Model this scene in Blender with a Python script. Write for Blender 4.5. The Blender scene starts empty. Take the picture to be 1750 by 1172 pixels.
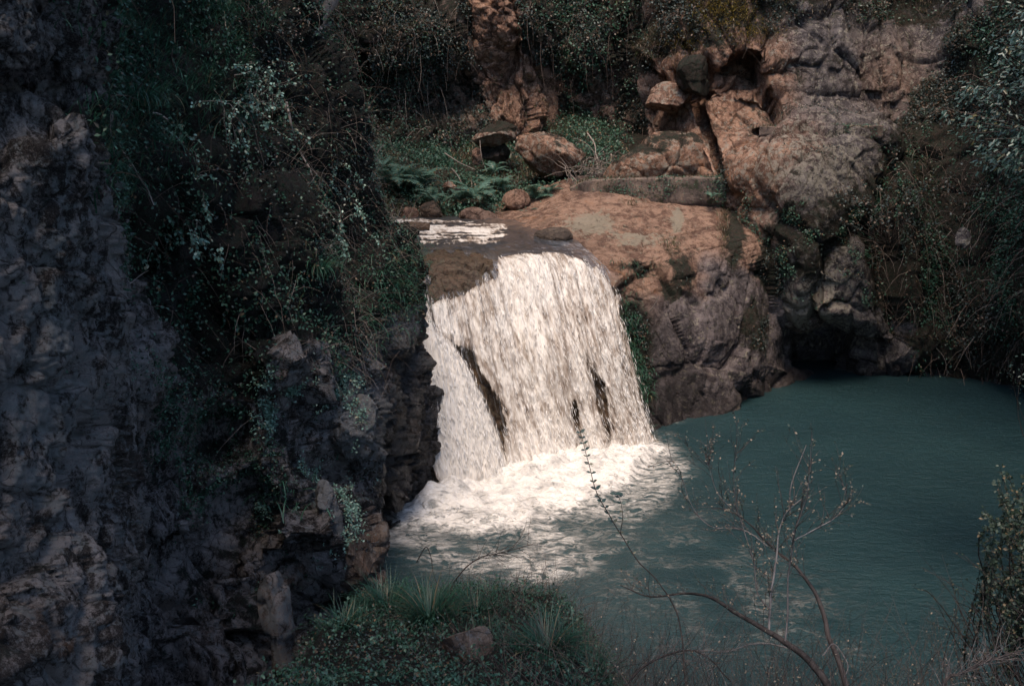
import bpy, math, random
import numpy as np
from mathutils import Vector, Matrix

random.seed(7)
RNG = np.random.default_rng(11)
sc = bpy.context.scene

# ------------------------------------------------------------------ camera
CAM_Z = 6.0
PITCH = math.radians(12.0)
FPX = 1701.0            # focal length in pixels of the 1750 px wide photograph
camd = bpy.data.cameras.new("camera")
camd.sensor_width = 36.0
camd.lens = FPX / 1750.0 * 36.0
camd.clip_start = 0.1
camd.clip_end = 600.0
cam = bpy.data.objects.new("camera", camd)
sc.collection.objects.link(cam)
cam.location = (0, 0, CAM_Z)
cam.rotation_euler = (math.pi / 2 - PITCH, 0, 0)
sc.camera = cam

# ------------------------------------------------------------------ sky, sun, exposure
SUN_EL, SUN_AZ = math.radians(66), math.radians(192)     # azimuth clockwise from +Y
TO_SUN = Vector((math.sin(SUN_AZ) * math.cos(SUN_EL), math.cos(SUN_AZ) * math.cos(SUN_EL), math.sin(SUN_EL)))
world = bpy.data.worlds.new("World")
sc.world = world
world.use_nodes = True
wn = world.node_tree
bg = wn.nodes["Background"]
sky = wn.nodes.new("ShaderNodeTexSky")
sky.sky_type = 'NISHITA'
sky.sun_disc = False
sky.sun_elevation = SUN_EL
sky.sun_rotation = SUN_AZ
wn.links.new(sky.outputs[0], bg.inputs[0])
bg.inputs[1].default_value = 0.15
sund = bpy.data.lights.new("sun", 'SUN')
sund.energy = 2.25
sund.angle = math.radians(26)
sund.color = (1.0, 0.82, 0.66)
sun = bpy.data.objects.new("sun", sund)
sc.collection.objects.link(sun)
sun.location = (0, 0, 40)
sun.rotation_euler = TO_SUN.to_track_quat('Z', 'Y').to_euler()
sc.view_settings.view_transform = 'Standard'
sc.view_settings.look = 'None'
sc.view_settings.gamma = 1.0
sc.view_settings.use_curve_mapping = False
sc.view_settings.exposure = 1.12
sc.cycles.use_denoising = True
sc.cycles.sample_clamp_indirect = 2.0
sc.cycles.sample_clamp_direct = 2.5
sc.cycles.max_bounces = 6
sc.cycles.diffuse_bounces = 3
sc.cycles.transparent_max_bounces = 12

# ------------------------------------------------------------------ geometry helpers
CP, SP = math.cos(PITCH), math.sin(PITCH)

def unproj(px, py, d):
    """world point on the sight line of photograph pixel (px, py) at distance Y = d"""
    px, py, d = np.broadcast_arrays(np.asarray(px, float), np.asarray(py, float), np.asarray(d, float))
    a = (px - 875.0) / FPX
    b = (586.0 - py) / FPX
    y = CP + b * SP
    z = -SP + b * CP
    k = d / y
    return np.stack([a * k, d, CAM_Z + z * k], -1)

def proj(P):
    P = np.asarray(P, float)
    x, y, z = P[..., 0], P[..., 1], P[..., 2] - CAM_Z
    f = y * CP - z * SP
    u = y * SP + z * CP
    f = np.maximum(f, 1e-3)
    return 875 + FPX * x / f, 586 - FPX * u / f

def V(px, py, d):
    return Vector(unproj(px, py, d).tolist())

def on_z(px, py, z):
    a = (px - 875.0) / FPX; b = (586.0 - py) / FPX
    y = CP + b * SP; zz = -SP + b * CP
    k = (z - CAM_Z) / zz
    return np.array([a * k, y * k, z])

def sstep(a, b, x):
    t = np.clip((x - a) / (b - a), 0, 1)
    return t * t * (3 - 2 * t)

M32 = np.uint32
def _hash(ix, iy, iz, s=0):
    h = (ix.astype(np.int64).astype(M32) * M32(374761393)) ^ (iy.astype(np.int64).astype(M32) * M32(668265263)) ^ (iz.astype(np.int64).astype(M32) * M32(2246822519)) ^ M32((s * 3266489917 + 97) & 0xffffffff)
    h = (h ^ (h >> M32(15))) * M32(2246822519)
    h = (h ^ (h >> M32(13))) * M32(3266489917)
    return h ^ (h >> M32(16))

def _r(h):
    return (h & M32(0xffffff)).astype(np.float64) / float(0x1000000)

def vnoise(P, s=0):
    """smooth value noise -1..1"""
    F = np.floor(P); f = P - F; f = f * f * (3 - 2 * f)
    I = F.astype(np.int64)
    x, y, z = I[..., 0], I[..., 1], I[..., 2]
    def c(a, b, e): return _r(_hash(x + a, y + b, z + e, s))
    fx, fy, fz = f[..., 0], f[..., 1], f[..., 2]
    l = lambda a, b, t: a + (b - a) * t
    v = l(l(l(c(0,0,0), c(1,0,0), fx), l(c(0,1,0), c(1,1,0), fx), fy),
          l(l(c(0,0,1), c(1,0,1), fx), l(c(0,1,1), c(1,1,1), fx), fy), fz)
    return v * 2 - 1

def fbm(P, o=4, s=0, gain=.5, ridged=False):
    a, t, n = 1.0, 0.0, 0.0
    P = np.asarray(P, float)
    for k in range(o):
        v = vnoise(P * (2.03 ** k) + k * 17.3, s + k)
        if ridged: v = 1 - 2 * np.abs(v)
        t = t + a * v; n += a; a *= gain
    return t / n

def facets(P, s=0, tilt=.8):
    """blocky fractured-rock height: nearest cell gives a level and a tilted plane; also edge distance"""
    F = np.floor(P).astype(np.int64)
    best = np.full(P.shape[:-1], 1e9); sec = best.copy(); h = np.zeros(P.shape[:-1])
    for dx in (-1, 0, 1):
        for dy in (-1, 0, 1):
            for dz in (-1, 0, 1):
                x, y, z = F[..., 0] + dx, F[..., 1] + dy, F[..., 2] + dz
                c = np.stack([x + _r(_hash(x, y, z, s)), y + _r(_hash(x, y, z, s + 1)), z + _r(_hash(x, y, z, s + 2))], -1)
                D = P - c
                d = np.sqrt((D * D).sum(-1))
                t = np.stack([_r(_hash(x, y, z, s + 3)), _r(_hash(x, y, z, s + 4)), _r(_hash(x, y, z, s + 5))], -1) * 2 - 1
                v = _r(_hash(x, y, z, s + 6)) - .5 + tilt * (D * t).sum(-1)
                near = d < best
                sec = np.where(near, best, np.minimum(sec, d))
                h = np.where(near, v, h)
                best = np.where(near, d, best)
    return h, sec - best

def cmat(n, m):
    """Catmull-Rom matrix taking n control values to m samples"""
    A = np.zeros((m, n))
    for i, t in enumerate(np.linspace(0, n - 1, m)):
        k = min(int(t), n - 2); f = t - k
        w = [-.5*f**3 + f**2 - .5*f, 1.5*f**3 - 2.5*f**2 + 1, -1.5*f**3 + 2*f**2 + .5*f, .5*f**3 - .5*f**2]
        for j, ww in zip((k-1, k, k+1, k+2), w):
            if j < 0: A[i, 0] += 2*ww; A[i, 1] -= ww
            elif j >= n: A[i, n-1] += 2*ww; A[i, n-2] -= ww
            else: A[i, j] += ww
    return A

def loft(ctrl, nr, nc):
    """ctrl rows x cols of (px, py, d) -> dense px, py, d fields"""
    C = np.array(ctrl, float)
    A = cmat(C.shape[0], nr); B = cmat(C.shape[1], nc)
    return np.einsum('ij,jkc,lk->ilc', A, C, B)

def blob(px, py, cx, cy, rx, ry, p=2.0):
    return np.exp(-(((px - cx) / rx) ** 2 + ((py - cy) / ry) ** 2) ** (p / 2))

def sdpoly(px, py, poly):
    """signed distance to a polygon, negative inside"""
    px = np.asarray(px, float); py = np.asarray(py, float)
    d = np.full(px.shape, 1e9); ins = np.zeros(px.shape, bool)
    n = len(poly)
    for i in range(n):
        ax, ay = poly[i]; bx, by = poly[(i + 1) % n]
        ex, ey = bx - ax, by - ay
        t = np.clip(((px - ax) * ex + (py - ay) * ey) / (ex * ex + ey * ey + 1e-9), 0, 1)
        d = np.minimum(d, np.hypot(px - ax - t * ex, py - ay - t * ey))
        c = ((ay > py) != (by > py)) & (px < (bx - ax) * (py - ay) / ((by - ay) + 1e-12) + ax)
        ins ^= c
    return np.where(ins, -d, d)

def normals(G):
    du = np.gradient(G, axis=1); dv = np.gradient(G, axis=0)
    N = np.cross(dv, du)
    return N / (np.linalg.norm(N, axis=-1, keepdims=True) + 1e-9)

def toward(G, N, pt=(0, 0, CAM_Z)):
    """one consistent sign for a grid's normals: facing the gorge"""
    s = ((np.array(pt) - G) * N).sum(-1)
    return N if np.median(s) > 0 else -N

def link(o, parent=None):
    sc.collection.objects.link(o)
    if parent is not None: o.parent = parent
    return o

def tag(o, label=None, cat=None, group=None, kind=None):
    if label: o["label"] = label
    if cat: o["category"] = cat
    if group: o["group"] = group
    if kind: o["kind"] = kind
    return o

def empty(name, loc=(0, 0, 0), rot=(0, 0, 0), label=None, cat=None, group=None):
    o = bpy.data.objects.new(name, None)
    o.location = loc; o.rotation_euler = rot
    o.empty_display_size = .1
    sc.collection.objects.link(o)
    return tag(o, label, cat, group)

def quad_mix(F):
    return F

def mesh_np(name, verts, faces, mat=None, smooth=True, attrs=None, uv=None):
    """verts (N,3), faces (F,k) of one size -> mesh datablock"""
    verts = np.asarray(verts, np.float32); faces = np.asarray(faces, np.int32)
    me = bpy.data.meshes.new(name)
    k = faces.shape[1]
    me.vertices.add(len(verts)); me.vertices.foreach_set("co", verts.ravel())
    me.loops.add(faces.size); me.loops.foreach_set("vertex_index", faces.ravel())
    me.polygons.add(len(faces)); me.polygons.foreach_set("loop_start", np.arange(0, faces.size, k, dtype=np.int32))
    me.polygons.foreach_set("use_smooth", np.full(len(faces), smooth))
    if attrs:
        for an, av in attrs.items():
            at = me.color_attributes.new(an, 'FLOAT_COLOR', 'POINT')
            at.data.foreach_set("color", np.asarray(av, np.float32).ravel())
    if uv is not None:
        at = me.attributes.new("flow", 'FLOAT_VECTOR', 'POINT')
        at.data.foreach_set("vector", np.asarray(uv, np.float32).ravel())
    me.update(calc_edges=True)
    me.validate()
    if mat: me.materials.append(mat)
    return me

def grid_faces(nr, nc, keep=None):
    i = np.arange(nr * nc).reshape(nr, nc)
    F = np.stack([i[:-1, :-1], i[:-1, 1:], i[1:, 1:], i[1:, :-1]], -1).reshape(-1, 4)
    if keep is not None: F = F[keep.reshape(-1)[F].all(1)]
    return F

def grid_obj(name, G, mat, A=None, uv=None, kind="structure", keep=None, parent=None):
    nr, nc = G.shape[:2]
    F = grid_faces(nr, nc, keep)
    me = mesh_np(name, G.reshape(-1, 3), F, mat, True, {"m": A.reshape(-1, 4)} if A is not None else None,
                 uv.reshape(-1, 3) if uv is not None else None)
    o = link(bpy.data.objects.new(name, me), parent)
    if kind: o["kind"] = kind
    return o

def scatter(TV, TF, pos, R, scl):
    """template verts (k,3), faces; positions (N,3), rotation matrices (N,3,3), scales (N,) or (N,3)"""
    scl = np.asarray(scl, float)
    if scl.ndim == 1: scl = scl[:, None].repeat(3, 1)
    L = TV[None] * scl[:, None, :]
    W = np.einsum('nij,nkj->nki', R, L) + pos[:, None, :]
    n, k = len(pos), len(TV)
    F = TF[None] + (np.arange(n) * k)[:, None, None]
    return W.reshape(-1, 3), F.reshape(-1, TF.shape[1])

def frames(ydir, up):
    """rotation matrices with columns x, y, z: y along ydir, z near up"""
    y = ydir / (np.linalg.norm(ydir, axis=-1, keepdims=True) + 1e-9)
    x = np.cross(y, up); x /= (np.linalg.norm(x, axis=-1, keepdims=True) + 1e-9)
    z = np.cross(x, y)
    return np.stack([x, y, z], -1)

def unit(v):
    return v / (np.linalg.norm(v, axis=-1, keepdims=True) + 1e-9)

def rnd3(n):
    return unit(RNG.normal(size=(n, 3)))

def tubes(PL, r0, r1, sides=3):
    """PL (N,K,3) polylines -> tube verts and quads; radii taper r0 -> r1 (N,) or float"""
    PL = np.asarray(PL, float); n, k, _ = PL.shape
    T = unit(np.gradient(PL, axis=1))
    ref = np.broadcast_to(np.array([0.31, .52, .79]), T.shape)
    X = unit(np.cross(T, ref)); Y = np.cross(T, X)
    t = np.linspace(0, 1, k)[None, :]
    r = np.broadcast_to(np.asarray(r0, float).reshape(-1, 1), (n, 1)) * (1 - t) + np.broadcast_to(np.asarray(r1, float).reshape(-1, 1), (n, 1)) * t
    ang = np.arange(sides) * 2 * np.pi / sides
    W = PL[:, :, None, :] + r[:, :, None, None] * (np.cos(ang)[None, None, :, None] * X[:, :, None, :] + np.sin(ang)[None, None, :, None] * Y[:, :, None, :])
    idx = np.arange(n * k * sides).reshape(n, k, sides)
    a = idx[:, :-1]; b = idx[:, 1:]
    F = np.stack([a, np.roll(a, -1, 2), np.roll(b, -1, 2), b], -1).reshape(-1, 4)
    return W.reshape(-1, 3), F

def join(parts):
    V_, F_, o = [], [], 0
    for v, f in parts:
        V_.append(v); F_.append(f + o); o += len(v)
    return np.concatenate(V_), np.concatenate(F_)

def obj_vf(name, vf, mat, parent=None, smooth=True):
    o = bpy.data.objects.new(name, mesh_np(name, vf[0], vf[1], mat, smooth))
    return link(o, parent)

# leaf templates (quads), y = along the leaf, z = upper side
LEAF_V = np.array([[0,0,0],[-.32,.38,.07],[0,.45,-.03],[.32,.38,.07],[0,1,-.02],[-.24,.72,.05],[.24,.72,.05]])
LEAF_F = np.array([[0,2,5,1],[0,3,6,2],[2,6,4,5]])
LONG_V = np.array([[0,0,0],[-.08,.3,.03],[0,.33,-.01],[.08,.3,.03],[-.07,.65,-.03],[0,.68,-.06],[.07,.65,-.03],[0,1,-.2]])
LONG_F = np.array([[0,2,1,1],[1,2,5,4],[2,3,6,5],[4,5,7,7],[5,6,7,7],[0,3,2,2]])

KITE_V = np.array([[0,0,0],[-.33,.45,.10],[0,1,0],[.33,.45,.10]]); KITE_F = np.array([[0,2,1],[0,3,2]])

def blades(pos, az, length, bend, w=.006, segs=5, nrm=None):
    """grass blades: arcs that rise and droop outward"""
    n = len(pos); t = np.linspace(0, 1, segs)[None, :]
    hx = np.stack([np.cos(az), np.sin(az), np.zeros(n)], -1)
    side = np.stack([-np.sin(az), np.cos(az), np.zeros(n)], -1)
    th = bend[:, None] * t                       # angle from vertical grows along blade
    ds = length[:, None] / (segs - 1)
    lean = RNG.uniform(.05, .35, n)[:, None]
    out = np.concatenate([np.zeros((n, 1)), np.cumsum(np.sin(th + lean)[:, 1:] * ds, 1)], 1)
    upp = np.concatenate([np.zeros((n, 1)), np.cumsum(np.cos(th + lean)[:, 1:] * ds, 1)], 1)
    C = pos[:, None, :] + out[..., None] * hx[:, None, :] + upp[..., None] * np.array([0, 0, 1.])
    ww = (np.broadcast_to(np.asarray(w, float).reshape(-1, 1), (n, 1)) * (1 - t ** 2 * .92))[..., None] * side[:, None, :]
    W = np.stack([C - ww, C + ww], 2).reshape(n, segs * 2, 3)
    f = np.array([[2*i, 2*i+1, 2*i+3, 2*i+2] for i in range(segs - 1)])
    F = f[None] + (np.arange(n) * segs * 2)[:, None, None]
    return W.reshape(-1, 3), F.reshape(-1, 4)

# ------------------------------------------------------------------ materials
class NT:
    def __init__(s, name):
        s.m = bpy.data.materials.new(name); s.m.use_nodes = True
        s.t = s.m.node_tree; s.t.nodes.clear()
        s.out = s.n("ShaderNodeOutputMaterial")
    def n(s, typ, **k):
        x = s.t.nodes.new(typ)
        for a, b in k.items(): setattr(x, a, b)
        return x
    def l(s, a, b): s.t.links.new(a, b)
    def val(s, sock, v):
        if hasattr(v, "is_output") or isinstance(v, bpy.types.NodeSocket): s.l(v, sock)
        else: sock.default_value = v
    def noise(s, vec, scale, detail=5, rough=.55, dist=0.):
        x = s.n("ShaderNodeTexNoise"); s.l(vec, x.inputs["Vector"])
        x.inputs["Scale"].default_value = scale; x.inputs["Detail"].default_value = detail
        x.inputs["Roughness"].default_value = rough; x.inputs["Distortion"].default_value = dist
        return x.outputs["Fac"]
    def voro(s, vec, scale, feat='F1', out="Distance"):
        x = s.n("ShaderNodeTexVoronoi", feature=feat); s.l(vec, x.inputs["Vector"]); x.inputs["Scale"].default_value = scale
        return x.outputs[out]
    def mapping(s, vec, scale=(1,1,1), rot=(0,0,0)):
        x = s.n("ShaderNodeMapping"); s.l(vec, x.inputs["Vector"])
        x.inputs["Scale"].default_value = scale; x.inputs["Rotation"].default_value = rot
        return x.outputs[0]
    def ramp(s, fac, *stops):
        x = s.n("ShaderNodeValToRGB"); s.l(fac, x.inputs[0])
        e = x.color_ramp.elements
        while len(e) < len(stops): e.new(.5)
        for el, (p, c) in zip(e, stops):
            el.position = p; el.color = c if len(c) == 4 else (*c, 1)
        return x.outputs[0]
    def mix(s, fac, a, b, blend='MIX'):
        x = s.n("ShaderNodeMix", data_type='RGBA', blend_type=blend)
        s.val(x.inputs[0], fac)
        for sock, v in ((x.inputs[6], a), (x.inputs[7], b)):
            s.val(sock, v if isinstance(v, bpy.types.NodeSocket) else ((*v, 1) if len(v) == 3 else v))
        return x.outputs[2]
    def math(s, op, a, b=0., c=0., clamp=False):
        x = s.n("ShaderNodeMath", operation=op, use_clamp=clamp)
        s.val(x.inputs[0], a); s.val(x.inputs[1], b)
        if op in ('MULTIPLY_ADD', 'SMOOTH_MIN'): s.val(x.inputs[2], c)
        return x.outputs[0]
    def mr(s, v, a, b, c=0., d=1., smooth=True):
        x = s.n("ShaderNodeMapRange", interpolation_type='SMOOTHSTEP' if smooth else 'LINEAR')
        s.val(x.inputs[0], v); s.val(x.inputs[1], a); s.val(x.inputs[2], b); s.val(x.inputs[3], c); s.val(x.inputs[4], d)
        return x.outputs[0]
    def bsdf(s, col, rough=.8, normal=None, spec=.3, **k):
        x = s.n("ShaderNodeBsdfPrincipled")
        s.val(x.inputs["Base Color"], col if isinstance(col, bpy.types.NodeSocket) else (*col, 1)); s.val(x.inputs["Roughness"], rough)
        s.val(x.inputs["Specular IOR Level"], spec)
        if normal is not None: s.l(normal, x.inputs["Normal"])
        for a, b in k.items(): s.val(x.inputs[a.replace("_", " ")], b)
        return x.outputs[0]
    def bump(s, h, dist, strength=1., normal=None):
        x = s.n("ShaderNodeBump"); s.l(h, x.inputs["Height"]); x.inputs["Distance"].default_value = dist
        x.inputs["Strength"].default_value = strength
        if normal is not None: s.l(normal, x.inputs["Normal"])
        return x.outputs[0]

def rock_mat(name, grey_d, grey_l, tan_d, tan_l, scale=1., lich=(.42,.40,.30), moss=(.022,.028,.018), streak=1., bump=.02, litter=(.045,.033,.025), crack=.5, mott=1.):
    m = NT(name)
    geo = m.n("ShaderNodeNewGeometry"); P = geo.outputs["Position"]
    at = m.n("ShaderNodeAttribute", attribute_name="m")
    sep = m.n("ShaderNodeSeparateColor"); m.l(at.outputs["Color"], sep.inputs[0])
    tan, mo, wet, li = sep.outputs[0], sep.outputs[1], sep.outputs[2], at.outputs["Alpha"]
    Q = m.mapping(P, (1, 1, streak))
    n1 = m.noise(Q, 1.1 * scale, 9, .62, .3)
    n2 = m.noise(Q, 5.5 * scale, 8, .65, .5)
    n3 = m.noise(P, 28 * scale, 6, .7)
    f = m.math('ADD', m.math('MULTIPLY', n1, .30), m.math('ADD', m.math('MULTIPLY', n2, .48), m.math('MULTIPLY', n3, .22)))
    f = m.mr(f, .50 - .13 / mott, .50 + .13 / mott)
    n4 = m.noise(P, 75 * scale, 3, .6)
    f = m.math('ADD', f, m.math('MULTIPLY', m.math('SUBTRACT', n4, .5), 1.3), clamp=True)
    c = m.mix(tan, m.mix(f, grey_d, grey_l), m.mix(f, tan_d, tan_l))
    # rusty and dark staining
    st = m.noise(m.mapping(P, (1.3, 1.3, .35)), 1.7 * scale, 7, .6, .4)
    c = m.mix(m.mr(st, .53, .72, 0, .75), c, m.mix(.5, c, (.02, .018, .017)))
    c = m.mix(m.math('MULTIPLY', m.mr(m.noise(P, 2.3*scale, 6, .6, .8), .55, .75, 0, .55), tan), c, (.30, .13, .055))
    # fine dark cracks
    vo = m.voro(m.mapping(m.n_warp(P, 1.2), (1, 1, 1)), 2.2 * scale, 'DISTANCE_TO_EDGE')
    c = m.mix(m.mr(vo, .0, .02, crack, 0), c, (.012, .010, .009))
    # lichen
    ln = m.noise(P, 7 * scale, 10, .75, .2)
    lf = m.math('ADD', ln, m.math('MULTIPLY', li, .28))
    c = m.mix(m.mr(lf, .60, .68, 0, .8), c, m.mix(m.noise(P, 60 * scale, 4, .7), lich, tuple(x * .6 for x in lich)))
    sp = m.voro(P, 30 * scale, 'F1')
    c = m.mix(m.math('MULTIPLY', m.mr(sp, .15, .22, .7, 0), m.mr(n2, .42, .56)), c, tuple(x * .9 for x in lich))
    # moss and soil
    nz = m.n("ShaderNodeSeparateXYZ"); m.l(geo.outputs["Normal"], nz.inputs[0])
    mn = m.noise(P, 3.2 * scale, 9, .68, .3)
    mf = m.math('ADD', m.math('ADD', mn, m.math('MULTIPLY', mo, .62)), m.math('MULTIPLY', nz.outputs[2], .07))
    mf = m.mr(mf, .66, .80)
    mc = m.mix(m.mr(m.noise(P, 9 * scale, 6, .7), .4, .6), moss, litter)
    c = m.mix(mf, c, mc)
    # wet
    c = m.mix(wet, c, m.mix(.62, c, (0.0, 0.0, 0.0)))
    rough = m.math('SUBTRACT', .88, m.math('MULTIPLY', wet, .55))
    b = m.bump(m.math('ADD', n2, m.math('MULTIPLY', m.mr(vo, 0, .05), .5 * crack)), bump * 3.2)
    b = m.bump(n3, bump, 1., b)
    b = m.bump(m.noise(P, 95 * scale, 5, .7), bump * .4, 1., b)
    m.l(m.bsdf(c, rough, b, .25), m.out.inputs[0])
    return m.m

def _warp(s, P, k):
    x = s.n("ShaderNodeTexNoise"); s.l(P, x.inputs["Vector"]); x.inputs["Scale"].default_value = k; x.inputs["Detail"].default_value = 4
    v = s.n("ShaderNodeVectorMath", operation='MULTIPLY_ADD')
    s.l(x.outputs["Color"], v.inputs[0]); v.inputs[1].default_value = (.9, .9, .9); s.l(P, v.inputs[2])
    return v.outputs[0]
NT.n_warp = _warp

def leaf_mat(name, dark, light, dry=None, dryfrac=.1, rough=.45, spec=.4, trans=.25):
    m = NT(name)
    geo = m.n("ShaderNodeNewGeometry")
    r = geo.outputs["Random Per Island"]
    n = m.noise(geo.outputs["Position"], 1.6, 3, .6)
    f = m.math('ADD', m.math('MULTIPLY', r, .7), m.math('MULTIPLY', n, .4), clamp=True)
    c = m.mix(f, dark, light)
    if dry:
        q = m.math('FRACT', m.math('MULTIPLY', r, 17.31))
        c = m.mix(m.math('LESS_THAN', q, dryfrac), c, dry)
    b = m.n("ShaderNodeBsdfPrincipled")
    m.l(c, b.inputs["Base Color"]); b.inputs["Roughness"].default_value = rough; b.inputs["Specular IOR Level"].default_value = spec
    t = m.n("ShaderNodeBsdfTranslucent"); m.l(c, t.inputs[0])
    mx = m.n("ShaderNodeMixShader"); mx.inputs[0].default_value = trans
    m.l(b.outputs[0], mx.inputs[1]); m.l(t.outputs[0], mx.inputs[2]); m.l(mx.outputs[0], m.out.inputs[0])
    return m.m

def bark_mat(name, dark, light, scale=20):
    m = NT(name)
    geo = m.n("ShaderNodeNewGeometry"); P = geo.outputs["Position"]
    n = m.noise(m.mapping(P, (1, 1, .3)), scale, 6, .65)
    c = m.mix(m.mr(m.math('ADD', n, m.math('MULTIPLY', m.math('SUBTRACT', geo.outputs["Random Per Island"], .5), .35)), .3, .7), dark, light)
    m.l(m.bsdf(c, .85, m.bump(n, .01), .2), m.out.inputs[0])
    return m.m

MAT = {}
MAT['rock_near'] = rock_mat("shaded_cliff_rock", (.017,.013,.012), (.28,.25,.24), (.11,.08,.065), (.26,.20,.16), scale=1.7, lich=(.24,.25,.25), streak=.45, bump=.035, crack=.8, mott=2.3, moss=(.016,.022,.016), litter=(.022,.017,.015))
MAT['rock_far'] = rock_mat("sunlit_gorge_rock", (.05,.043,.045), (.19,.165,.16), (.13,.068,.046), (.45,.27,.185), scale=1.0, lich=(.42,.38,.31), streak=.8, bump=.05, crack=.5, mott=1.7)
MAT['rock_slab'] = rock_mat("smooth_slab_rock", (.05,.045,.05), (.18,.16,.165), (.13,.074,.054), (.37,.235,.168), scale=.9, lich=(.38,.34,.26), streak=.8, bump=.05, crack=.12, mott=1.9)
MAT['rock_wet'] = rock_mat("wet_fall_rock", (.05,.04,.035), (.13,.10,.08), (.12,.07,.045), (.25,.16,.10), scale=1.6, lich=(.2,.17,.12), bump=.02)
MAT['ivy'] = leaf_mat("ivy_leaf", (.012,.036,.022), (.055,.135,.085), (.10,.075,.045), .08)
MAT['ivy_pale'] = leaf_mat("pale_creeper_leaf", (.07,.15,.11), (.26,.42,.33), (.32,.30,.2), .06, rough=.35, spec=.6)
MAT['ivy_mid'] = leaf_mat("low_ground_leaf", (.02,.055,.036), (.09,.18,.12), (.18,.12,.07), .08)
MAT['scrub'] = leaf_mat("mixed_scrub_leaf", (.016,.028,.024), (.075,.10,.088), (.13,.085,.06), .2)
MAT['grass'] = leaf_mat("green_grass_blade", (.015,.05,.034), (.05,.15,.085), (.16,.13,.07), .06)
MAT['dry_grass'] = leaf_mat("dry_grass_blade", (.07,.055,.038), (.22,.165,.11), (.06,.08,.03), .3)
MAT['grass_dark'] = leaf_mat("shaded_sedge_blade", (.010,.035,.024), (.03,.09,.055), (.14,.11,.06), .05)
MAT['gold_moss'] = leaf_mat("golden_moss_blade", (.10,.075,.015), (.30,.22,.04), (.16,.13,.07), .25)
MAT['fern'] = leaf_mat("fern_frond", (.045,.10,.078), (.13,.235,.175), (.2,.14,.06), .05)
MAT['laurel'] = leaf_mat("long_glossy_leaf", (.014,.034,.027), (.07,.125,.095), (.12,.11,.05), .05, rough=.36, spec=.6)
MAT['box'] = leaf_mat("small_bush_leaf", (.016,.03,.018), (.06,.085,.05), (.22,.16,.09), .12)
MAT['box_pale'] = leaf_mat("pale_shrub_leaf", (.03,.06,.04), (.10,.12,.085), (.38,.28,.19), .3)
MAT['twig_pale'] = bark_mat("pale_dry_twig", (.12,.10,.09), (.30,.25,.215))
MAT['twig'] = bark_mat("brown_twig", (.04,.03,.026), (.15,.11,.09))
MAT['bark'] = bark_mat("dark_bark", (.02,.016,.014), (.075,.058,.048))
# ------------------------------------------------------------------ landforms
def rockify(G, N, amps, seed=0, soft=None):
    """displace a surface along its normals with fractured blocks and fine relief; amps = [(size m, height m)]"""
    W = G + .22 * np.stack([vnoise(G * .9, 50), vnoise(G * .9, 51), vnoise(G * .9, 52)], -1) + .04 * np.stack([vnoise(G * 4, 53), vnoise(G * 4, 54), vnoise(G * 4, 55)], -1)
    h = np.zeros(G.shape[:2])
    for i, (size, amp) in enumerate(amps):
        S = np.array([1, 1, .75]) / size
        f, e = facets(W * S, seed + 10 * i)
        h += (amp * f - amp * .35 * (1 - sstep(0, .12, e))) * (soft if soft is not None and i < 2 else 1.)
    h += .014 * fbm(G * 9, 4, seed + 90, .65) + .5 * amps[-1][1] * fbm(G * (3 / amps[-1][0]), 3, seed + 77)
    return h

def build_cliff(name, ctrl, nr, nc, mat, amps, seed, carve=(), attr=None, soft=None, extra=None, keepf=None, flip=False):
    F = loft(ctrl, nr, nc)
    px, py, d = F[..., 0], F[..., 1], F[..., 2].copy()
    for (cx, cy, rx, ry, a, p) in carve:
        d += a * blob(px, py, cx, cy, rx, ry, p)
    if extra is not None: d += extra(px, py)
    G = unproj(px, py, d)
    N = toward(G, normals(G))
    s = soft(px, py) if soft else None
    G = G + N * rockify(G, N, amps, seed, s)[..., None]
    N = toward(G, normals(G))
    A = np.zeros(G.shape[:2] + (4,))
    if attr:
        for k, v in enumerate(attr(px, py, G, N)): A[..., k] = np.clip(v, 0, 1)
    A[..., 2] = np.maximum(A[..., 2], .9 * (1 - sstep(.2, .55, G[..., 2] + .12 * fbm(G * 2.5, 3, 12))))
    keep = keepf(px, py, G) if keepf else None
    o = grid_obj(name, G, MAT[mat], A, keep=keep)
    return dict(o=o, G=G, N=N, px=px, py=py, keep=keep)

# near left cliff: pillar, dark recess, overgrown bulge, right edge, inner wall of the fall
L = []
def row(y, *pd): L.append([(p, y, d) for p, d in pd])
row(-900, (-1500,5.5),(-500,5.0),(20,6.0),(140,6.6),(230,9.5),(330,14.5),(420,16.5),(500,18.5),(520,20.5),(480,23.0),(400,27.0))
row(-400, (-1400,4.2),(-450,4.6),(20,5.6),(140,6.2),(210,8.8),(320,12.8),(420,14.4),(490,16.2),(520,18.5),(480,22.0),(400,27.0))
row(-80, (-1300,3.4),(-420,4.3),(20,5.4),(140,6.0),(185,8.4),(310,11.6),(410,12.8),(490,14.2),(530,16.5),(500,21.0),(420,26.0))
row(60, (-1250,3.1),(-420,4.2),(20,5.3),(138,6.0),(175,8.2),(300,11.2),(410,12.3),(507,13.6),(552,15.5),(512,20.5),(430,26.0))
row(130, (-1250,3.0),(-420,4.2),(20,5.4),(130,6.1),(180,8.0),(300,10.4),(420,11.8),(535,13.3),(570,15.4),(525,20.0),(450,26.0))
row(200, (-1250,3.0),(-420,4.1),(20,5.5),(140,6.2),(195,7.8),(300,9.9),(430,11.3),(557,13.2),(594,15.4),(552,20.0),(470,26.0))
row(300, (-1250,2.9),(-420,4.0),(10,5.1),(155,5.9),(205,7.8),(310,9.5),(450,11.0),(570,13.1),(618,15.6),(570,20.0),(500,26.0))
row(420, (-1250,2.9),(-420,3.9),(0,5.0),(170,5.8),(215,7.9),(320,9.4),(460,10.9),(597,13.1),(662,16.2),(622,20.5),(550,26.0))
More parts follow.
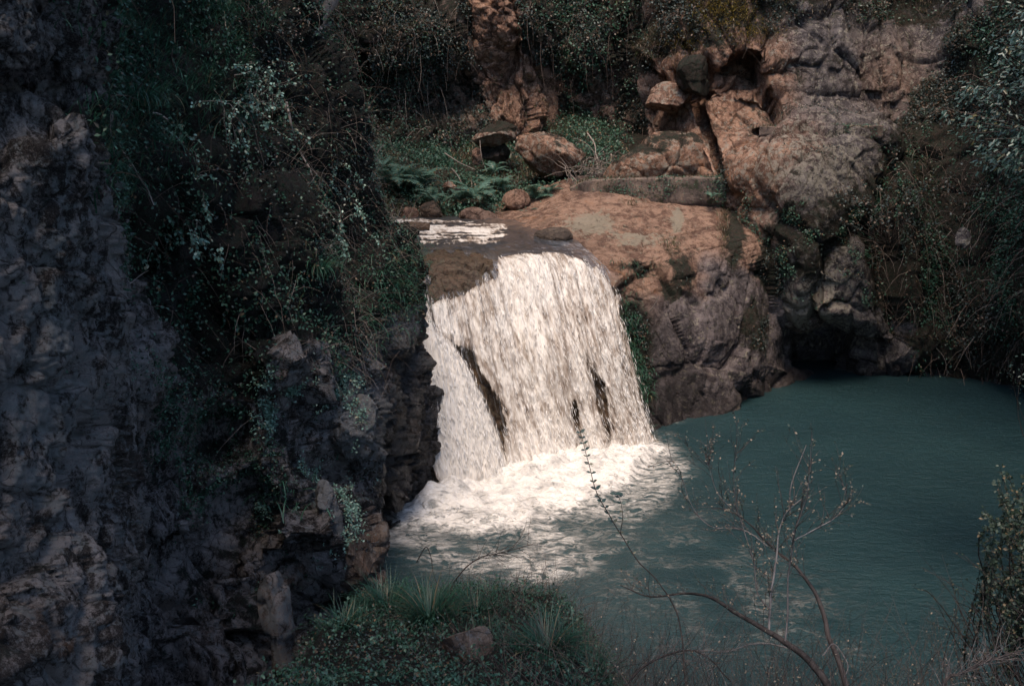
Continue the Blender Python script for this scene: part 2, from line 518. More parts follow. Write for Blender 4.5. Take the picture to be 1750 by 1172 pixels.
row(540, (-1200,2.8),(-400,3.9),(0,4.9),(170,5.8),(235,7.9),(320,9.7),(480,10.8),(626,13.0),(703,16.9),(690,20.5),(600,26.0))
row(660, (-1200,2.8),(-400,3.8),(0,4.8),(180,5.8),(250,7.9),(330,9.45),(480,10.3),(618,12.6),(722,16.6),(760,20.0),(700,26.0))
row(760, (-1200,2.7),(-400,3.8),(0,4.7),(195,5.8999999999999995),(232,8.1),(320,9.37),(480,9.8),(611,12.1),(738,16.3),(800,19.0),(760,26.0))
row(850, (-1150,2.7),(-400,3.7),(0,4.6),(195,5.8),(232,7.8),(320,9.0),(480,9.4),(614,11.8),(748,16.0),(820,18.0),(800,26.0))
row(876, (-1150,2.67),(-400,3.67),(0,4.57),(195,5.77),(232,7.71),(320,8.9),(480,9.31),(615,11.68),(668,14.7),(814,17.55),(800,26.0))
row(930, (-1150,2.6),(-400,3.6),(0,4.5),(195,5.699999999999999),(232,7.5),(320,8.67),(480,9.1),(618,11.4),(650,13.6),(800,16.5),(800,26.0))
row(1020, (-1150,2.6),(-400,3.6),(0,4.4),(195,5.5),(232,7.2),(320,8.31),(470,8.8),(606,11.1),(690,13.6),(800,15.0),(800,26.0))
row(1150, (-1150,2.5),(-400,3.5),(0,4.2),(195,5.3),(232,6.8999999999999995),(320,8.02),(460,8.6),(596,10.8),(700,12.8),(800,14.0),(800,26.0))
row(1500, (-1150,2.3),(-400,3.3),(0,3.9),(195,5.0),(232,6.5),(320,7.7),(450,8.2),(586,10.5),(700,11.8),(800,13.0),(800,26.0))
LEFT = L
def left_attr(px, py, G, N):
    veg = .95 * sdm(px, py, [(150,-600),(560,-600),(530,60),(600,200),(660,330),(695,460),(690,520),(655,540),(600,620),(540,590),(470,620),(430,700),(300,640),(215,450),(150,200)], 30)
    veg = np.maximum(veg, .30 * sdm(px, py, [(230,620),(560,620),(560,760),(480,960),(470,1172),(400,1172),(330,980),(240,800)], 40))
    veg = np.maximum(veg, .12)
    veg -= .6 * blob(px, py, 610, 730, 50, 70) + .5 * blob(px, py, 480, 620, 70, 60) + .4 * blob(px, py, 300, 880, 80, 60) + .3 * blob(px, py, 590, 930, 60, 100)
    tan = .45 * sstep(-.1, .5, fbm(G * 1.3, 4, 130)) + .75 * blob(px, py, 615, 960, 45, 80) + .4 * blob(px, py, 610, 720, 45, 60) + .3 * blob(px, py, 20, 880, 40, 60)
    wet = sdm(px, py, [(655,560),(760,560),(780,860),(660,870),(640,800)], 25)
    lich = .3 + .5 * blob(px, py, 610, 720, 50, 60) + .35 * blob(px, py, 90, 640, 60, 200) + .3 * blob(px, py, 650, 560, 40, 80)
    return tan, veg, wet, lich
def sdm(px, py, poly, w):
    n = 18 * vnoise(np.stack([px / 40, py / 40, 0 * px], -1), 5) + 9 * vnoise(np.stack([px / 14, py / 14, 0 * px], -1), 6)
    return 1 - sstep(-w, w, sdpoly(px, py, poly) + n)
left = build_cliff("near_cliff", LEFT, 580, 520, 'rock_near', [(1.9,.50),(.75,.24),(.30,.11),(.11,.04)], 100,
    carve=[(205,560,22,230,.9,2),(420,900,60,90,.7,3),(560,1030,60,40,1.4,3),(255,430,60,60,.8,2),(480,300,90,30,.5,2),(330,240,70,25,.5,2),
           (610,720,42,60,-.9,3),(480,625,60,55,-.7,3),(320,890,60,50,-.5,3),(60,150,90,22,.5,3),(110,230,80,60,-.4,2),
           (525,900,14,80,-.7,2),(590,800,22,30,.6,2),(370,740,50,50,.6,3)],
    attr=left_attr, soft=lambda px, py: (1 - .75 * np.exp(-((px - 205) / 45) ** 2)) * (.42 + .58 * sstep(220, 330, px)))

# back wall of the gorge
B = []
def rowB(y, ds):
    B.append([(x, y, d) for x, d in zip((180, 400, 560, 660, 740, 800, 840, 900, 950, 1000, 1060, 1130, 1220, 1400), ds)])
rowB(-1200,(32,34,36,37,37,38,38,38,38,38,37,36,35,34))
rowB(-500, (28,30,32,33,33.5,34,33.5,33.5,34.5,34,33.5,33,32,31))
rowB(-100, (26,28,30,31,31.5,32,31,31,32.4,31.6,30.8,30,29,29))
rowB(30,   (25.5,27.5,29.2,30.2,30.4,31.6,30.6,30.4,31.6,30.8,30.2,29.4,28.6,29))
rowB(90,   (25.5,27,29,30.2,30.4,31.2,30.9,30.8,31.8,30.8,30.2,29.5,28.6,29))
rowB(120,  (25.5,27,29.2,30.6,31.2,31.6,31.2,31,32,31.2,30.6,29.8,28.8,29))
rowB(180,  (25.5,27,29.3,30.8,31.4,31.4,31.0,30.8,32.0,31.6,30.8,30,28.8,29))
rowB(230,  (25.5,27,29,30.4,31,31,30.6,30.4,31.8,31.4,30.8,30,28.8,29))
rowB(270,  (25.5,27,28.6,30,30.6,30.8,30.6,30.6,31.4,31,30.4,29.8,28.8,29))
rowB(330,  (25.5,27,28.4,29.8,30.4,30.8,30.8,30.8,31,30.6,30,29.6,28.8,29))
rowB(480,  (25.5,27,28.4,29.8,30.4,30.8,30.8,30.8,31,30.6,30,29.6,28.8,29))
def back_attr(px, py, G, N):
    bare = sdm(px, py, [(790,-80),(875,-80),(885,60),(948,140),(950,245),(870,250),(835,200),(825,110)], 14)
    bare = np.maximum(bare, .8 * blob(px, py, 800, 112, 40, 16)); bare = np.maximum(bare, .55 * blob(px, py, 800, 195, 45, 40)); bare = np.maximum(bare, .5 * blob(px, py, 1010, 180, 60, 60))
    veg = (.52 + .3 * sstep(560, 700, 700 - 0 * px) * 0) * (1 - bare)
    return .35 + .65 * bare, veg, .15 * (1 - bare), .15 + .4 * blob(px, py, 780, 195, 60, 40)
back = build_cliff("gorge_back_wall", B, 330, 420, 'rock_far', [(2.2,.6),(.9,.26),(.35,.14),(.15,.05)], 300,
    carve=[(985,210,40,90,.7,2),(775,175,40,40,.5,2),(1075,90,20,90,.4,2)], attr=back_attr)

# right wall
Rr = []
RX = (1085, 1150, 1190, 1250, 1330, 1410, 1500, 1580, 1680, 1850, 2300, 3200)
def rowR(y, ds): Rr.append([(x, y, d) for x, d in zip(RX, ds)])
rowR(-1300,(35,34,34,34,34,34,34,33,31,26,18,8))
rowR(-500, (31,30,29.6,29,28.6,29,29.4,29.6,28.5,23.5,16,7))
rowR(-150, (29,28,27.6,26.8,26.6,27,27.8,28.4,27,22.5,15,6.5))
rowR(0,    (28.2,26.8,26.4,25.6,25.8,26.2,27,27.8,26,22,14.5,6))
rowR(85,   (27.8,26.6,26.2,25.3,25.5,25.8,26.4,27.2,25.4,21.6,14.5,6))
rowR(150,  (27.8,26.5,25.9,25.5,25.4,25.5,26.0,26.8,25.2,21.3,14,6))
rowR(205,  (27.8,26.2,25.5,25.1,25.0,25.0,25.4,26.4,25.0,21,14,6))
rowR(235,  (27.8,26.0,25.2,24.4,23.6,23.4,23.9,25.6,24.8,20.8,14,6))
rowR(300,  (27.8,25.8,25.0,23.6,22.8,22.7,23.4,25.0,24.4,20.4,13.8,5.8))
rowR(380,  (27.8,25.8,25.2,24.2,22.9,22.4,22.9,24.6,24.0,20,13.6,5.8))
rowR(460,  (27.8,25.8,25.2,24.5,23.2,22.3,22.7,24.4,23.7,19.8,13.4,5.8))
rowR(530,  (27.8,25.8,25.2,24.7,23.5,22.5,22.8,24.3,23.4,19.6,13.2,5.6))
rowR(580,  (27.8,25.8,25.2,25.0,24.4,23.6,23.2,24.2,23.3,19.6,13.2,5.6))
rowR(640,  (27.8,25.8,25.2,24.9,24.5,24.6,24.5,24.4,23.6,21.8,14.5,5.6))
rowR(740,  (27.8,25.8,25.2,24.5,24.2,24.2,24.2,24.0,23.2,21.6,14,5.4))
rowR(900,  (27.8,25.8,25.2,24.2,24,24,24,23.6,22.8,21.2,13.6,5.4))
def right_extra(px, py):
    cave = 1 - sstep(-10, 5, sdpoly(px, py, [(1228,128),(1250,100),(1290,90),(1330,112),(1352,134),(1290,142),(1240,144)]))
    low = 1 - sstep(-14, 8, sdpoly(px, py, [(1335,568),(1420,575),(1455,600),(1420,640),(1365,632)]))
    crack = np.exp(-(np.abs(px - (1188 + (py - 175) * .36)) / 5) ** 2) * sstep(150, 175, py) * (1 - sstep(335, 355, py))
    shelf = .7 * sstep(212, 216, py) * (1 - sstep(225, 250, py)) * 0
    top = .9 * (1 - sstep(-8, 6, sdpoly(px, py, [(1150,120),(1215,95),(1225,140),(1200,165),(1170,165)])))
    return 1.5 * cave + 1.3 * low + .7 * crack + top
def right_attr(px, py, G, N):
    tan = sdm(px, py, [(1090,-50),(1290,-30),(1330,90),(1350,140),(1350,200),(1300,215),(1390,250),(1340,290),(1320,450),(1180,470),(1080,330)], 45)
    tan = np.maximum(tan, .5 * blob(px, py, 1530, 130, 60, 60)); tan = np.maximum(tan, .45 * blob(px, py, 1370, 530, 45, 35))
    veg = .5 * sdm(px, py, [(1080,-900),(1700,-900),(1650,0),(1600,60),(1480,40),(1400,40),(1290,70),(1150,90),(1080,150)], 25) * (1 - .45 * sdm(px, py, [(1340,0),(1480,0),(1480,200),(1340,120)], 40))
    veg = np.maximum(veg, sdm(px, py, [(1320,360),(1380,330),(1500,290),(1560,200),(1620,60),(3000,-800),(3000,760),(1560,640),(1520,470),(1480,420),(1400,480),(1310,470)], 30) * .8)
    veg = np.maximum(veg, .15); veg -= .5 * blob(px, py, 1370, 530, 60, 40) + .35 * blob(px, py, 1480, 590, 70, 40)
    veg = np.where((py > 215) & (px < 1520), veg * .8, veg)
    wet = .7 * sstep(600, 640, py) + .3 * sdm(px, py, [(1320,300),(1400,250),(1520,240),(1560,480),(1330,480),(1310,380)], 40)  # waterline damp, plus a plain darker tone on the bulging rock
    veg = veg + .12 * sdm(px, py, [(1330,300),(1400,262),(1520,240),(1560,480),(1330,480)], 30)
    lich = .25 + .35 * blob(px, py, 1400, 290, 110, 60) + .25 * blob(px, py, 1420, 480, 90, 110) + .4 * blob(px, py, 1370, 530, 50, 40)
    veg = veg * (1 - .35 * sdm(px, py, [(1240,230),(1500,230),(1500,640),(1300,640)], 30))
    return tan, veg, wet, lich
right = build_cliff("right_wall", Rr, 420, 460, 'rock_far', [(3.0,.55),(1.3,.24),(.5,.06),(.17,.018)], 500, extra=right_extra, attr=right_attr, soft=lambda px, py: 1 - .6 * blob(px, py, 1200, 240, 110, 110, 4),
    carve=[(1420,165,90,7,.45,2),(1480,180,70,8,.3,2),(1395,495,30,4,.2,2)])

# smooth slab beside the stream and its steep face down to the pool
S_ = [
 [(700,350,27),(820,352,26),(1000,300,26.5),(1120,296,26.5),(1240,300,26.5),(1340,320,26.5),(1430,350,27)],
 [(740,376,25),(880,374,24.2),(1000,326,24.7),(1120,326,24.7),(1240,338,24.6),(1340,352,24.6),(1420,400,25.2)],
 [(790,400,22.8),(885,398,22.4),(980,372,22.9),(1100,375,23),(1220,385,23.1),(1315,400,23.2),(1385,450,24.3)],
 [(850,436,20.9),(930,436,21.0),(1020,436,21.2),(1110,440,21.4),(1200,432,21.9),(1300,440,22.5),(1370,500,24.1)],
 [(880,480,20.4),(960,480,20.45),(1040,480,20.7),(1120,486,20.9),(1210,486,21.5),(1300,486,22.3),(1365,530,24.1)],
 [(900,570,19.6),(980,570,19.7),(1060,570,20.1),(1130,570,20.4),(1215,570,21.1),(1300,556,22.1),(1352,585,24)],
 [(910,650,19.1),(1000,650,19.2),(1080,650,19.8),(1140,650,20.3),(1220,640,21.1),(1310,620,22.3),(1352,630,24.2)],
 [(920,720,18.7),(1030,720,18.9),(1105,730,19.6),(1155,722,20.3),(1250,696,21.3),(1345,660,23.2),(1400,650,24.7)],
 [(930,860,18.0),(1040,860,18.2),(1120,860,18.9),(1170,860,19.6),(1260,850,20.6),(1370,820,22.4),(1430,800,24.2)],
]
def slab_attr(px, py, G, N):
    tan = sdm(px, py, [(700,300),(1400,300),(1330,430),(1310,470),(1240,440),(1200,460),(1215,520),(1150,500),(1110,520),(1060,520),(1000,460),(880,430),(760,400)], 30)  # rock's own tan, plus the warm sunlight on its top put into colour
    tan = np.maximum(.12, np.maximum(tan, .6 * blob(px, py, 1090, 520, 50, 50)))
    veg = .45 * blob(px, py, 1090, 456, 45, 9) + .55 * blob(px, py, 1160, 475, 22, 35) + .75 * blob(px, py, 1255, 400, 14, 60) + .9 * blob(px, py, 1085, 620, 30, 100) + .8 * sdm(px, py, [(1310,380),(1400,380),(1400,520),(1330,500)], 20) + .5 * blob(px, py, 1300, 560, 30, 80) + .05
    lich = .1 + .9 * blob(px, py, 1010, 382, 45, 22, 4) + .95 * blob(px, py, 1158, 376, 12, 22, 4) + .6 * blob(px, py, 1090, 410, 60, 14, 3) + .10 * sstep(450, 520, py) * sstep(1110, 1180, px)
    wet = .8 * sstep(640, 720, py) + .9 * sdm(px, py, [(1020,500),(1140,520),(1200,700),(1150,740),(1060,740)], 30) + .8 * blob(px, py, 960, 425, 60, 20) + .8 * sdm(px, py, [(760,330),(850,385),(930,420),(980,440),(1060,520),(900,700),(700,500)], 14)
    return tan, veg, wet, lich
def slab_soft(px, py):
    return .22 + .78 * sstep(425, 470, py + .0 * px)
def slab_extra(px, py):
    al = (px - 1000) * .96 - (py - 400) * .28; ac = (py - 400) * .96 + (px - 1000) * .28
    return .07 * fbm(np.stack([al / 150, ac / 9, 0 * px], -1), 4, 720, ridged=True) * (1 - .9 * sstep(430, 470, py))
slab = build_cliff("stream_slab", S_, 340, 340, 'rock_slab', [(1.9,.26),(.8,.08),(.24,.02),(.1,.006)], 700, attr=slab_attr, soft=slab_soft, extra=slab_extra,
    carve=[(1060,458,60,8,.15,2),(1185,500,16,60,.3,2),(1120,345,60,3,.12,2),(1240,420,7,60,.25,2),(1085,600,30,70,.5,2)])

# rock bed of the fall and of the stream above it
FB = [
 [(600,352,28),(680,352,28),(740,352,28),(800,352,28),(870,352,28),(950,352,28),(1010,352,28)],
 [(610,374,25),(665,374,25),(720,374,25),(790,374,25),(850,376,24.8),(910,378,24.6),(960,380,24.6)],
 [(630,404,22),(680,404,22),(745,404,22),(815,404,22),(880,404,22),(930,406,22),(980,410,22)],
 [(640,432,20.2),(690,432,20.2),(755,434,20.0),(820,436,20.2),(890,434,20.7),(960,434,21),(1010,440,21.1)],
 [(640,452,19.0),(695,454,18.9),(760,456,19.2),(825,456,19.6),(900,444,20.4),(970,446,20.7),(1025,462,20.8)],
 [(640,505,18.0),(702,505,18.1),(770,500,18.6),(840,490,19.1),(915,490,19.6),(985,490,20.0),(1045,500,20.3)],
 [(650,600,17.3),(712,600,17.4),(785,600,17.8),(865,600,18.3),(945,600,18.6),(1010,600,19.0),(1066,600,19.6)],
 [(660,720,16.8),(728,720,16.8),(810,720,17.2),(895,715,17.8),(975,710,18.2),(1045,705,18.7),(1098,700,19.3)],
 [(680,845,16.1),(750,840,16.2),(835,825,16.7),(915,800,17.3),(995,785,17.9),(1065,770,18.4),(1120,762,18.8)],
 [(680,960,15.2),(750,960,15.3),(840,960,15.7),(930,940,16.3),(1010,920,16.8),(1080,900,17.3),(1140,900,17.6)],
]
FF = loft(FB, 620, 480)
fpx, fpy, fd = FF[..., 0], FF[..., 1], FF[..., 2]
u_m = np.linspace(0, 1, 480)[None, :] * np.ones((620, 1)) * 4.6
_bed = unproj(fpx, fpy, fd)
_bn = toward(_bed, normals(_bed))
v_m = np.concatenate([np.zeros((1, 480)), np.cumsum(np.linalg.norm(np.diff(_bed, axis=0), axis=-1), 0)], 0)
lump = rockify(_bed, _bn, [(1.3,.28),(.5,.16),(.2,.06)], 900) * (.25 + .75 * sstep(425, 470, fpy))
bedG = _bed + _bn * (.7 * lump - .12)[..., None]
bA = np.zeros(bedG.shape[:2] + (4,))
bA[..., 0] = .45 + .4 * fbm(bedG * 1.5, 3, 14); bA[..., 1] = .1; bA[..., 2] = .45; bA[..., 3] = .35
bed = dict(o=grid_obj("fall_rock_bed", bedG[::2, ::2], MAT['rock_wet'], bA[::2, ::2]), G=bedG, N=_bn, px=fpx, py=fpy)

# ravine floor above the fall
def grid_xy(xs, ys, zf):
    X, Y = np.meshgrid(xs, ys)
    return np.stack([X, Y, zf(X, Y)], -1)
def ravine_z(X, Y):
    z = np.interp(Y, [20, 22, 24.5, 26, 28, 31, 34], [3.2, 3.45, 3.72, 4.2, 4.75, 5.6, 6.8])
    z = z + .5 * sstep(-1.5, -5, X) + .5 * sstep(.3, 2.6, X) * sstep(23, 25, Y)
    P = np.stack([X, Y, 0 * X], -1)
    return z + .18 * fbm(P * 1.1, 4, 40) * sstep(24, 25, Y) - .25 * (1 - sstep(24.6, 25.2, Y))
rG = grid_xy(np.linspace(-7, 6, 220), np.linspace(24.3, 34, 200), ravine_z)
rN = toward(rG, normals(rG), (0, 25, 50))
rA = np.zeros(rG.shape[:2] + (4,)); rA[..., 0] = .9; rA[..., 1] = .5
rpx, rpy = proj(rG)
ravine = dict(o=grid_obj("ravine_floor", rG, MAT['rock_far'], rA), G=rG, N=rN, px=rpx, py=rpy)

# bank in front
def bank_z(X, Y):
    a = np.interp(Y, [-30, -6, 0, 3, 5.5, 8, 9, 10.3, 12, 16], [9, 5, 4.4, 3.5, 2.75, 2.1, 1.4, 0.1, -.8, -2])
    b = np.interp(Y, [-30, -6, 0, 3, 5.5, 8, 9, 12, 16], [9, 5, 4.3, 3.0, 1.75, -.1, -.8, -1.6, -2.5])
    s = sstep(.3, 1.5, X)
    P = np.stack([X, Y, 0 * X], -1)
    return a * (1 - s) + b * s - 3.2 * sstep(-1.35, -2.1, X - .06 * (Y - 6)) * sstep(3.5, 5, Y) + .14 * fbm(P * 1.4, 5, 60) + .05 * fbm(P * 7, 3, 61) + .6 * sstep(6, 16, X) * 2
bG = grid_xy(np.concatenate([np.linspace(-9, -3, 30), np.linspace(-2.9, 4, 130), np.linspace(4.2, 20, 50)]), np.concatenate([np.linspace(-30, 2, 50), np.linspace(2.1, 13, 170), np.linspace(13.3, 20, 20)]), bank_z)
bN = toward(bG, normals(bG), (0, 5, 50))
bAt = np.zeros(bG.shape[:2] + (4,)); bAt[..., 0] = .3; bAt[..., 1] = .95
bpx, bpy_ = proj(bG)
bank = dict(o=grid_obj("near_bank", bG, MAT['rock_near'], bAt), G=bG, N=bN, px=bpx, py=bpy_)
# ground below and beyond everything
gx = np.linspace(-300, 300, 61)
GG = grid_xy(gx, gx, lambda X, Y: -3.2 + 22 * sstep(45, 140, np.hypot(X, Y - 15)) + 2 * fbm(np.stack([X, Y, 0 * X], -1) * .03, 3, 70))
gA = np.zeros(GG.shape[:2] + (4,)); gA[..., 1] = 1
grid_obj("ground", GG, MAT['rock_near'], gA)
# ------------------------------------------------------------------ water
def water_mats():
    m = NT("pool_water")
    geo = m.n("ShaderNodeNewGeometry"); P = geo.outputs["Position"]
    at = m.n("ShaderNodeAttribute", attribute_name="m")
    sep = m.n("ShaderNodeSeparateColor"); m.l(at.outputs["Color"], sep.inputs[0])
    dens = sep.outputs[0]
    n1 = m.noise(m.n_warp2(P, 1.1, .5), 2.6, 8, .68)
    n2 = m.noise(m.mapping(P, (1, 2.2, 1)), 7, 5, .65, .6)
    n = m.math('ADD', m.math('MULTIPLY', n1, .6), m.math('MULTIPLY', n2, .4))
    vn = m.noise(m.n_warp2(m.mapping(P, (1, 1.5, 1)), 1.6, .6), 3.4, 6, .6, .8)
    vein = m.math('SUBTRACT', 1.0, m.math('MULTIPLY', m.math('ABSOLUTE', m.math('SUBTRACT', vn, .5)), 7.0), clamp=True)
    n = m.math('ADD', m.math('MULTIPLY', n, .55), m.math('MULTIPLY', vein, .24))
    f = m.mr(m.math('ADD', n, m.math('MULTIPLY', dens, .60)), .54, .92)
    base = m.mix(m.mr(m.noise(P, .5, 3), .3, .7), (.013, .034, .039), (.017, .043, .048))
    base = m.mix(m.mr(dens, 0, .5, 0, .6), base, (.035, .07, .075))
    fc = m.math('MULTIPLY', f, m.mr(dens, .1, .5, .45, 1))
    c = m.mix(fc, base, m.mix(m.mr(n1, .3, .6), (.46, .44, .41), (.78, .74, .68)))
    r = m.mr(f, 0, 1, .3, .8)
    rip = m.noise(m.mapping(P, (1, 1.8, 1)), 3.2, 4, .6, .4)
    rip2 = m.noise(m.mapping(P, (1, 2.0, 1)), 9, 3, .6, .2)
    b = m.bump(rip, .06); b = m.bump(rip2, .022, 1, b); b = m.bump(f, .04, 1, b); b = m.bump(m.noise(P, 16, 6, .7, .5), .05, .7, b)
    m.l(m.bsdf(c, r, b, .5, IOR=1.33), m.out.inputs[0])
    MAT['pool'] = m.m
    # falling water: torn white sheet
    m = NT("white_falling_water")
    fl = m.n("ShaderNodeAttribute", attribute_name="flow").outputs["Vector"]
    at = m.n("ShaderNodeAttribute", attribute_name="m")
    sep = m.n("ShaderNodeSeparateColor"); m.l(at.outputs["Color"], sep.inputs[0])
    cover, glossy, stren = sep.outputs[0], sep.outputs[1], sep.outputs[2]
    q = m.mapping(fl, (1, .20, 1))
    n1 = m.noise(m.n_warp2(q, 2.5, .12), 6, 6, .7)
    n2 = m.noise(m.mapping(fl, (1, .20, 1)), 15, 4, .6)
    n3 = m.noise(m.mapping(fl, (1, .07, 1)), 8, 4, .6)
    n = m.math('ADD', m.math('ADD', m.math('MULTIPLY', n1, .48), m.math('MULTIPLY', n2, .34)), m.math('MULTIPLY', n3, .22))
    a = m.mr(m.math('ADD', n, m.math('MULTIPLY', m.math('SUBTRACT', cover, .5), .8)), .44, .54)
    spk = m.math('ADD', m.math('MULTIPLY', n2, .45), m.math('ADD', m.math('MULTIPLY', n1, .3), m.math('MULTIPLY', n3, .25)))
    spk = m.math('ADD', spk, m.math('MULTIPLY', m.math('SUBTRACT', cover, .75), .28))
    col = m.mix(m.mr(spk, .37, .57), (.27, .21, .165), (.83, .78, .71))
    bs = m.bsdf(col, .55, m.bump(m.math('ADD', n1, m.math('MULTIPLY', n2, .4)), .03), .1)
    tl = m.n("ShaderNodeBsdfTranslucent"); tl.inputs[0].default_value = (.85, .84, .82, 1)
    mx = m.n("ShaderNodeMixShader"); mx.inputs[0].default_value = .25; m.l(bs, mx.inputs[1]); m.l(tl.outputs[0], mx.inputs[2])
    # thin clear film between the torn white
    gl = m.n("ShaderNodeBsdfGlossy"); gl.inputs[0].default_value = (.45, .45, .45, 1); gl.inputs[1].default_value = .4
    m.l(m.bump(n1, .06), gl.inputs["Normal"])
    tr = m.n("ShaderNodeBsdfTransparent"); tr.inputs[0].default_value = (.90, .86, .80, 1)
    fr = m.n("ShaderNodeFresnel"); fr.inputs[0].default_value = 1.33
    film = m.n("ShaderNodeMixShader"); m.l(m.math('MULTIPLY', fr.outputs[0], .5), film.inputs[0]); m.l(tr.outputs[0], film.inputs[1]); m.l(gl.outputs[0], film.inputs[2])
    fin = m.n("ShaderNodeMixShader"); m.l(a, fin.inputs[0]); m.l(film.outputs[0], fin.inputs[1]); m.l(mx.outputs[0], fin.inputs[2])
    m.l(fin.outputs[0], m.out.inputs[0])
    MAT['fall'] = m.m
    m = NT("white_spray")
    m.l(m.bsdf((.86, .84, .81), .8, None, .1), m.out.inputs[0])
    MAT['spray'] = m.m
def _warp2(s, P, k, amt):
    x = s.n("ShaderNodeTexNoise"); s.l(P, x.inputs["Vector"]); x.inputs["Scale"].default_value = k; x.inputs["Detail"].default_value = 3
    v = s.n("ShaderNodeVectorMath", operation='MULTIPLY_ADD')
    s.l(x.outputs["Color"], v.inputs[0]); v.inputs[1].default_value = (amt, amt, amt); s.l(P, v.inputs[2])
    return v.outputs[0]
NT.n_warp2 = _warp2
water_mats()

# pool with churned foam under the fall
xs = np.concatenate([np.linspace(-60, -3.4, 24), np.linspace(-3.3, 6.5, 300), np.linspace(6.8, 80, 60)])
ys = np.concatenate([np.linspace(3, 9.8, 20), np.linspace(9.9, 20.5, 330), np.linspace(20.8, 90, 40)])
pG = grid_xy(xs, ys, lambda X, Y: 0 * X)
ppx, ppy = proj(pG)
core = [(660,872),(668,912),(740,928),(860,948),(950,920),(1010,870),(1080,840),(1130,790),(1165,772),(1120,745),(1000,760),(860,770),(740,815),(690,848)]
wide = [(650,870),(655,945),(800,985),(930,1005),(1020,975),(1120,890),(1150,850),(1185,800),(1140,745),(860,760),(740,800)]
far_ = [(640,900),(640,1010),(800,1030),(1300,1172),(1560,1172),(1480,1000),(1350,900),(1230,830),(1180,780),(900,760)]
dens = (.95 - .30 * sstep(845, 925, ppy)) * (1 - sstep(-40, 28, sdpoly(ppx, ppy, core))) 
dens = np.maximum(dens, .50 * (1 - sstep(-30, 40, sdpoly(ppx, ppy, wide))))
dens = np.maximum(dens, .24 * (1 - sstep(-120, 90, sdpoly(ppx, ppy, far_))))
dens = np.maximum(dens, .5 * blob(ppx, ppy, 1150, 718, 22, 7))
P2 = np.stack([pG[..., 0], pG[..., 1], 0 * ppx], -1)
holes = fbm(P2 * np.array([1.5, 2.2, 1]), 3, 81)
dens = dens - .20 * sstep(-.05, .4, holes) * sstep(840, 900, ppy)
bil = 1 - np.abs(fbm(P2 * np.array([1.6, 1.3, 1]) + .3 * vnoise(P2 * 2)[..., None], 4, 83, .55)) * 2
foot = 1 - sstep(0, 70, sdpoly(ppx, ppy, [(740,835),(860,795),(1000,775),(1120,755),(1120,700),(740,760)]))
zz = sstep(.3, .95, dens) * (.06 * bil + .05 * fbm(P2 * 9, 3, 84) + .02) + foot * (.16 + .22 * fbm(P2 * 3, 5, 85, .6)) * sstep(.5, .9, dens)
zz += (.02 * fbm(P2 * 3, 3, 86)) * sstep(.05, .3, dens) + .07 * sstep(.5, .9, dens) * np.abs(fbm(P2 * 5, 4, 87)) * .7
pG[..., 2] = zz
pA = np.zeros(pG.shape[:2] + (4,)); pA[..., 0] = np.clip(dens, 0, 1)
grid_obj("pool_water", pG, MAT['pool'], pA)

# the falling sheet over the bed
jet = [(694,470),(725,500),(742,560),(775,600),(810,655),(840,720),(875,835),(760,862),(738,820),(722,700),(708,590)]
main_ = [(700,486),(738,516),(775,506),(805,482),(835,474),(858,446),(950,436),(1020,462),(1045,500),(1070,590),(1100,690),(1120,790),(1000,815),(860,830),(840,700),(790,610),(730,560)]
jd = sdpoly(fpx, fpy, jet); md = sdpoly(fpx, fpy, main_)
nz_ = 10 * vnoise(np.stack([u_m * 5, v_m * 1.3, 0 * u_m], -1), 91)
strand = fbm(np.stack([u_m * 3.0, v_m * .28, 0 * u_m], -1), 3, 190)
cov = (.62 + .26 * strand) * (1 - sstep(-16, 8, md + nz_)) + .03
cov = np.maximum(cov, 1.05 * (1 - sstep(-26, 8, jd + nz_ * .6)))
cov += .22 * blob(fpx, fpy, 905, 480, 55, 40) + .12 * blob(fpx, fpy, 860, 560, 70, 60) + .2 * sstep(700, 800, fpy) * (cov > .3)
def strip(x0, y0, x1, y1, w, a):
    t = np.clip((fpy - y0) / (y1 - y0), 0, 1); xc = x0 + (x1 - x0) * t
    return a * np.exp(-((fpx - xc) / w) ** 2) * sstep(y0 - 25, y0 + 10, fpy) * (1 - sstep(y1 - 15, y1 + 20, fpy))
cov -= strip(795, 620, 850, 740, 14, .38) + strip(1015, 665, 1035, 775, 10, .27) + strip(975, 690, 985, 780, 5, .22) + strip(1050, 690, 1075, 770, 5, .2) + strip(880, 590, 915, 620, 14, .12)
cov -= .3 * sdm(fpx, fpy, [(720,436),(846,436),(835,476),(800,492),(770,515),(735,512)], 10)
# stream above: riffle, then smooth brown glide
cov += .70 * (.85 + 1.5 * fbm(np.stack([u_m * 2.6 + .5 * vnoise(np.stack([u_m, v_m * 2, 0 * u_m], -1), 7), v_m * 4.2 + u_m * .5, 0 * u_m], -1), 4, 97)) * (1 - sstep(-18, 6, sdpoly(fpx, fpy, [(640,370),(730,374),(760,378),(865,382),(885,404),(850,424),(720,426),(700,402),(640,392)]))) 
cov += .16 * np.exp(-((fpy - 426) / 8) ** 2) * sstep(880, 800, fpx)
thick = .10 + .09 * fbm(np.stack([u_m * 4.5, v_m * .4, 0 * u_m], -1), 4, 93) + .045 * fbm(np.stack([u_m * 15, v_m * .9, 0 * u_m], -1), 3, 94) + .008 * fbm(np.stack([u_m * 16, v_m * 8, 0 * u_m], -1), 3, 98)
thick = thick * sstep(425, 470, fpy) + .05
thick += .16 * (1 - sstep(-30, 5, jd)) + .12 * blob(fpx, fpy, 905, 480, 50, 40)
thick += .03 * fbm(np.stack([u_m * 6, v_m * 6, 0 * u_m], -1), 3, 95) * (fpy < 440)
smooth_bed = _bed + _bn * (.06 * lump)[..., None]
wG = smooth_bed + _bn * (thick + .02)[..., None]
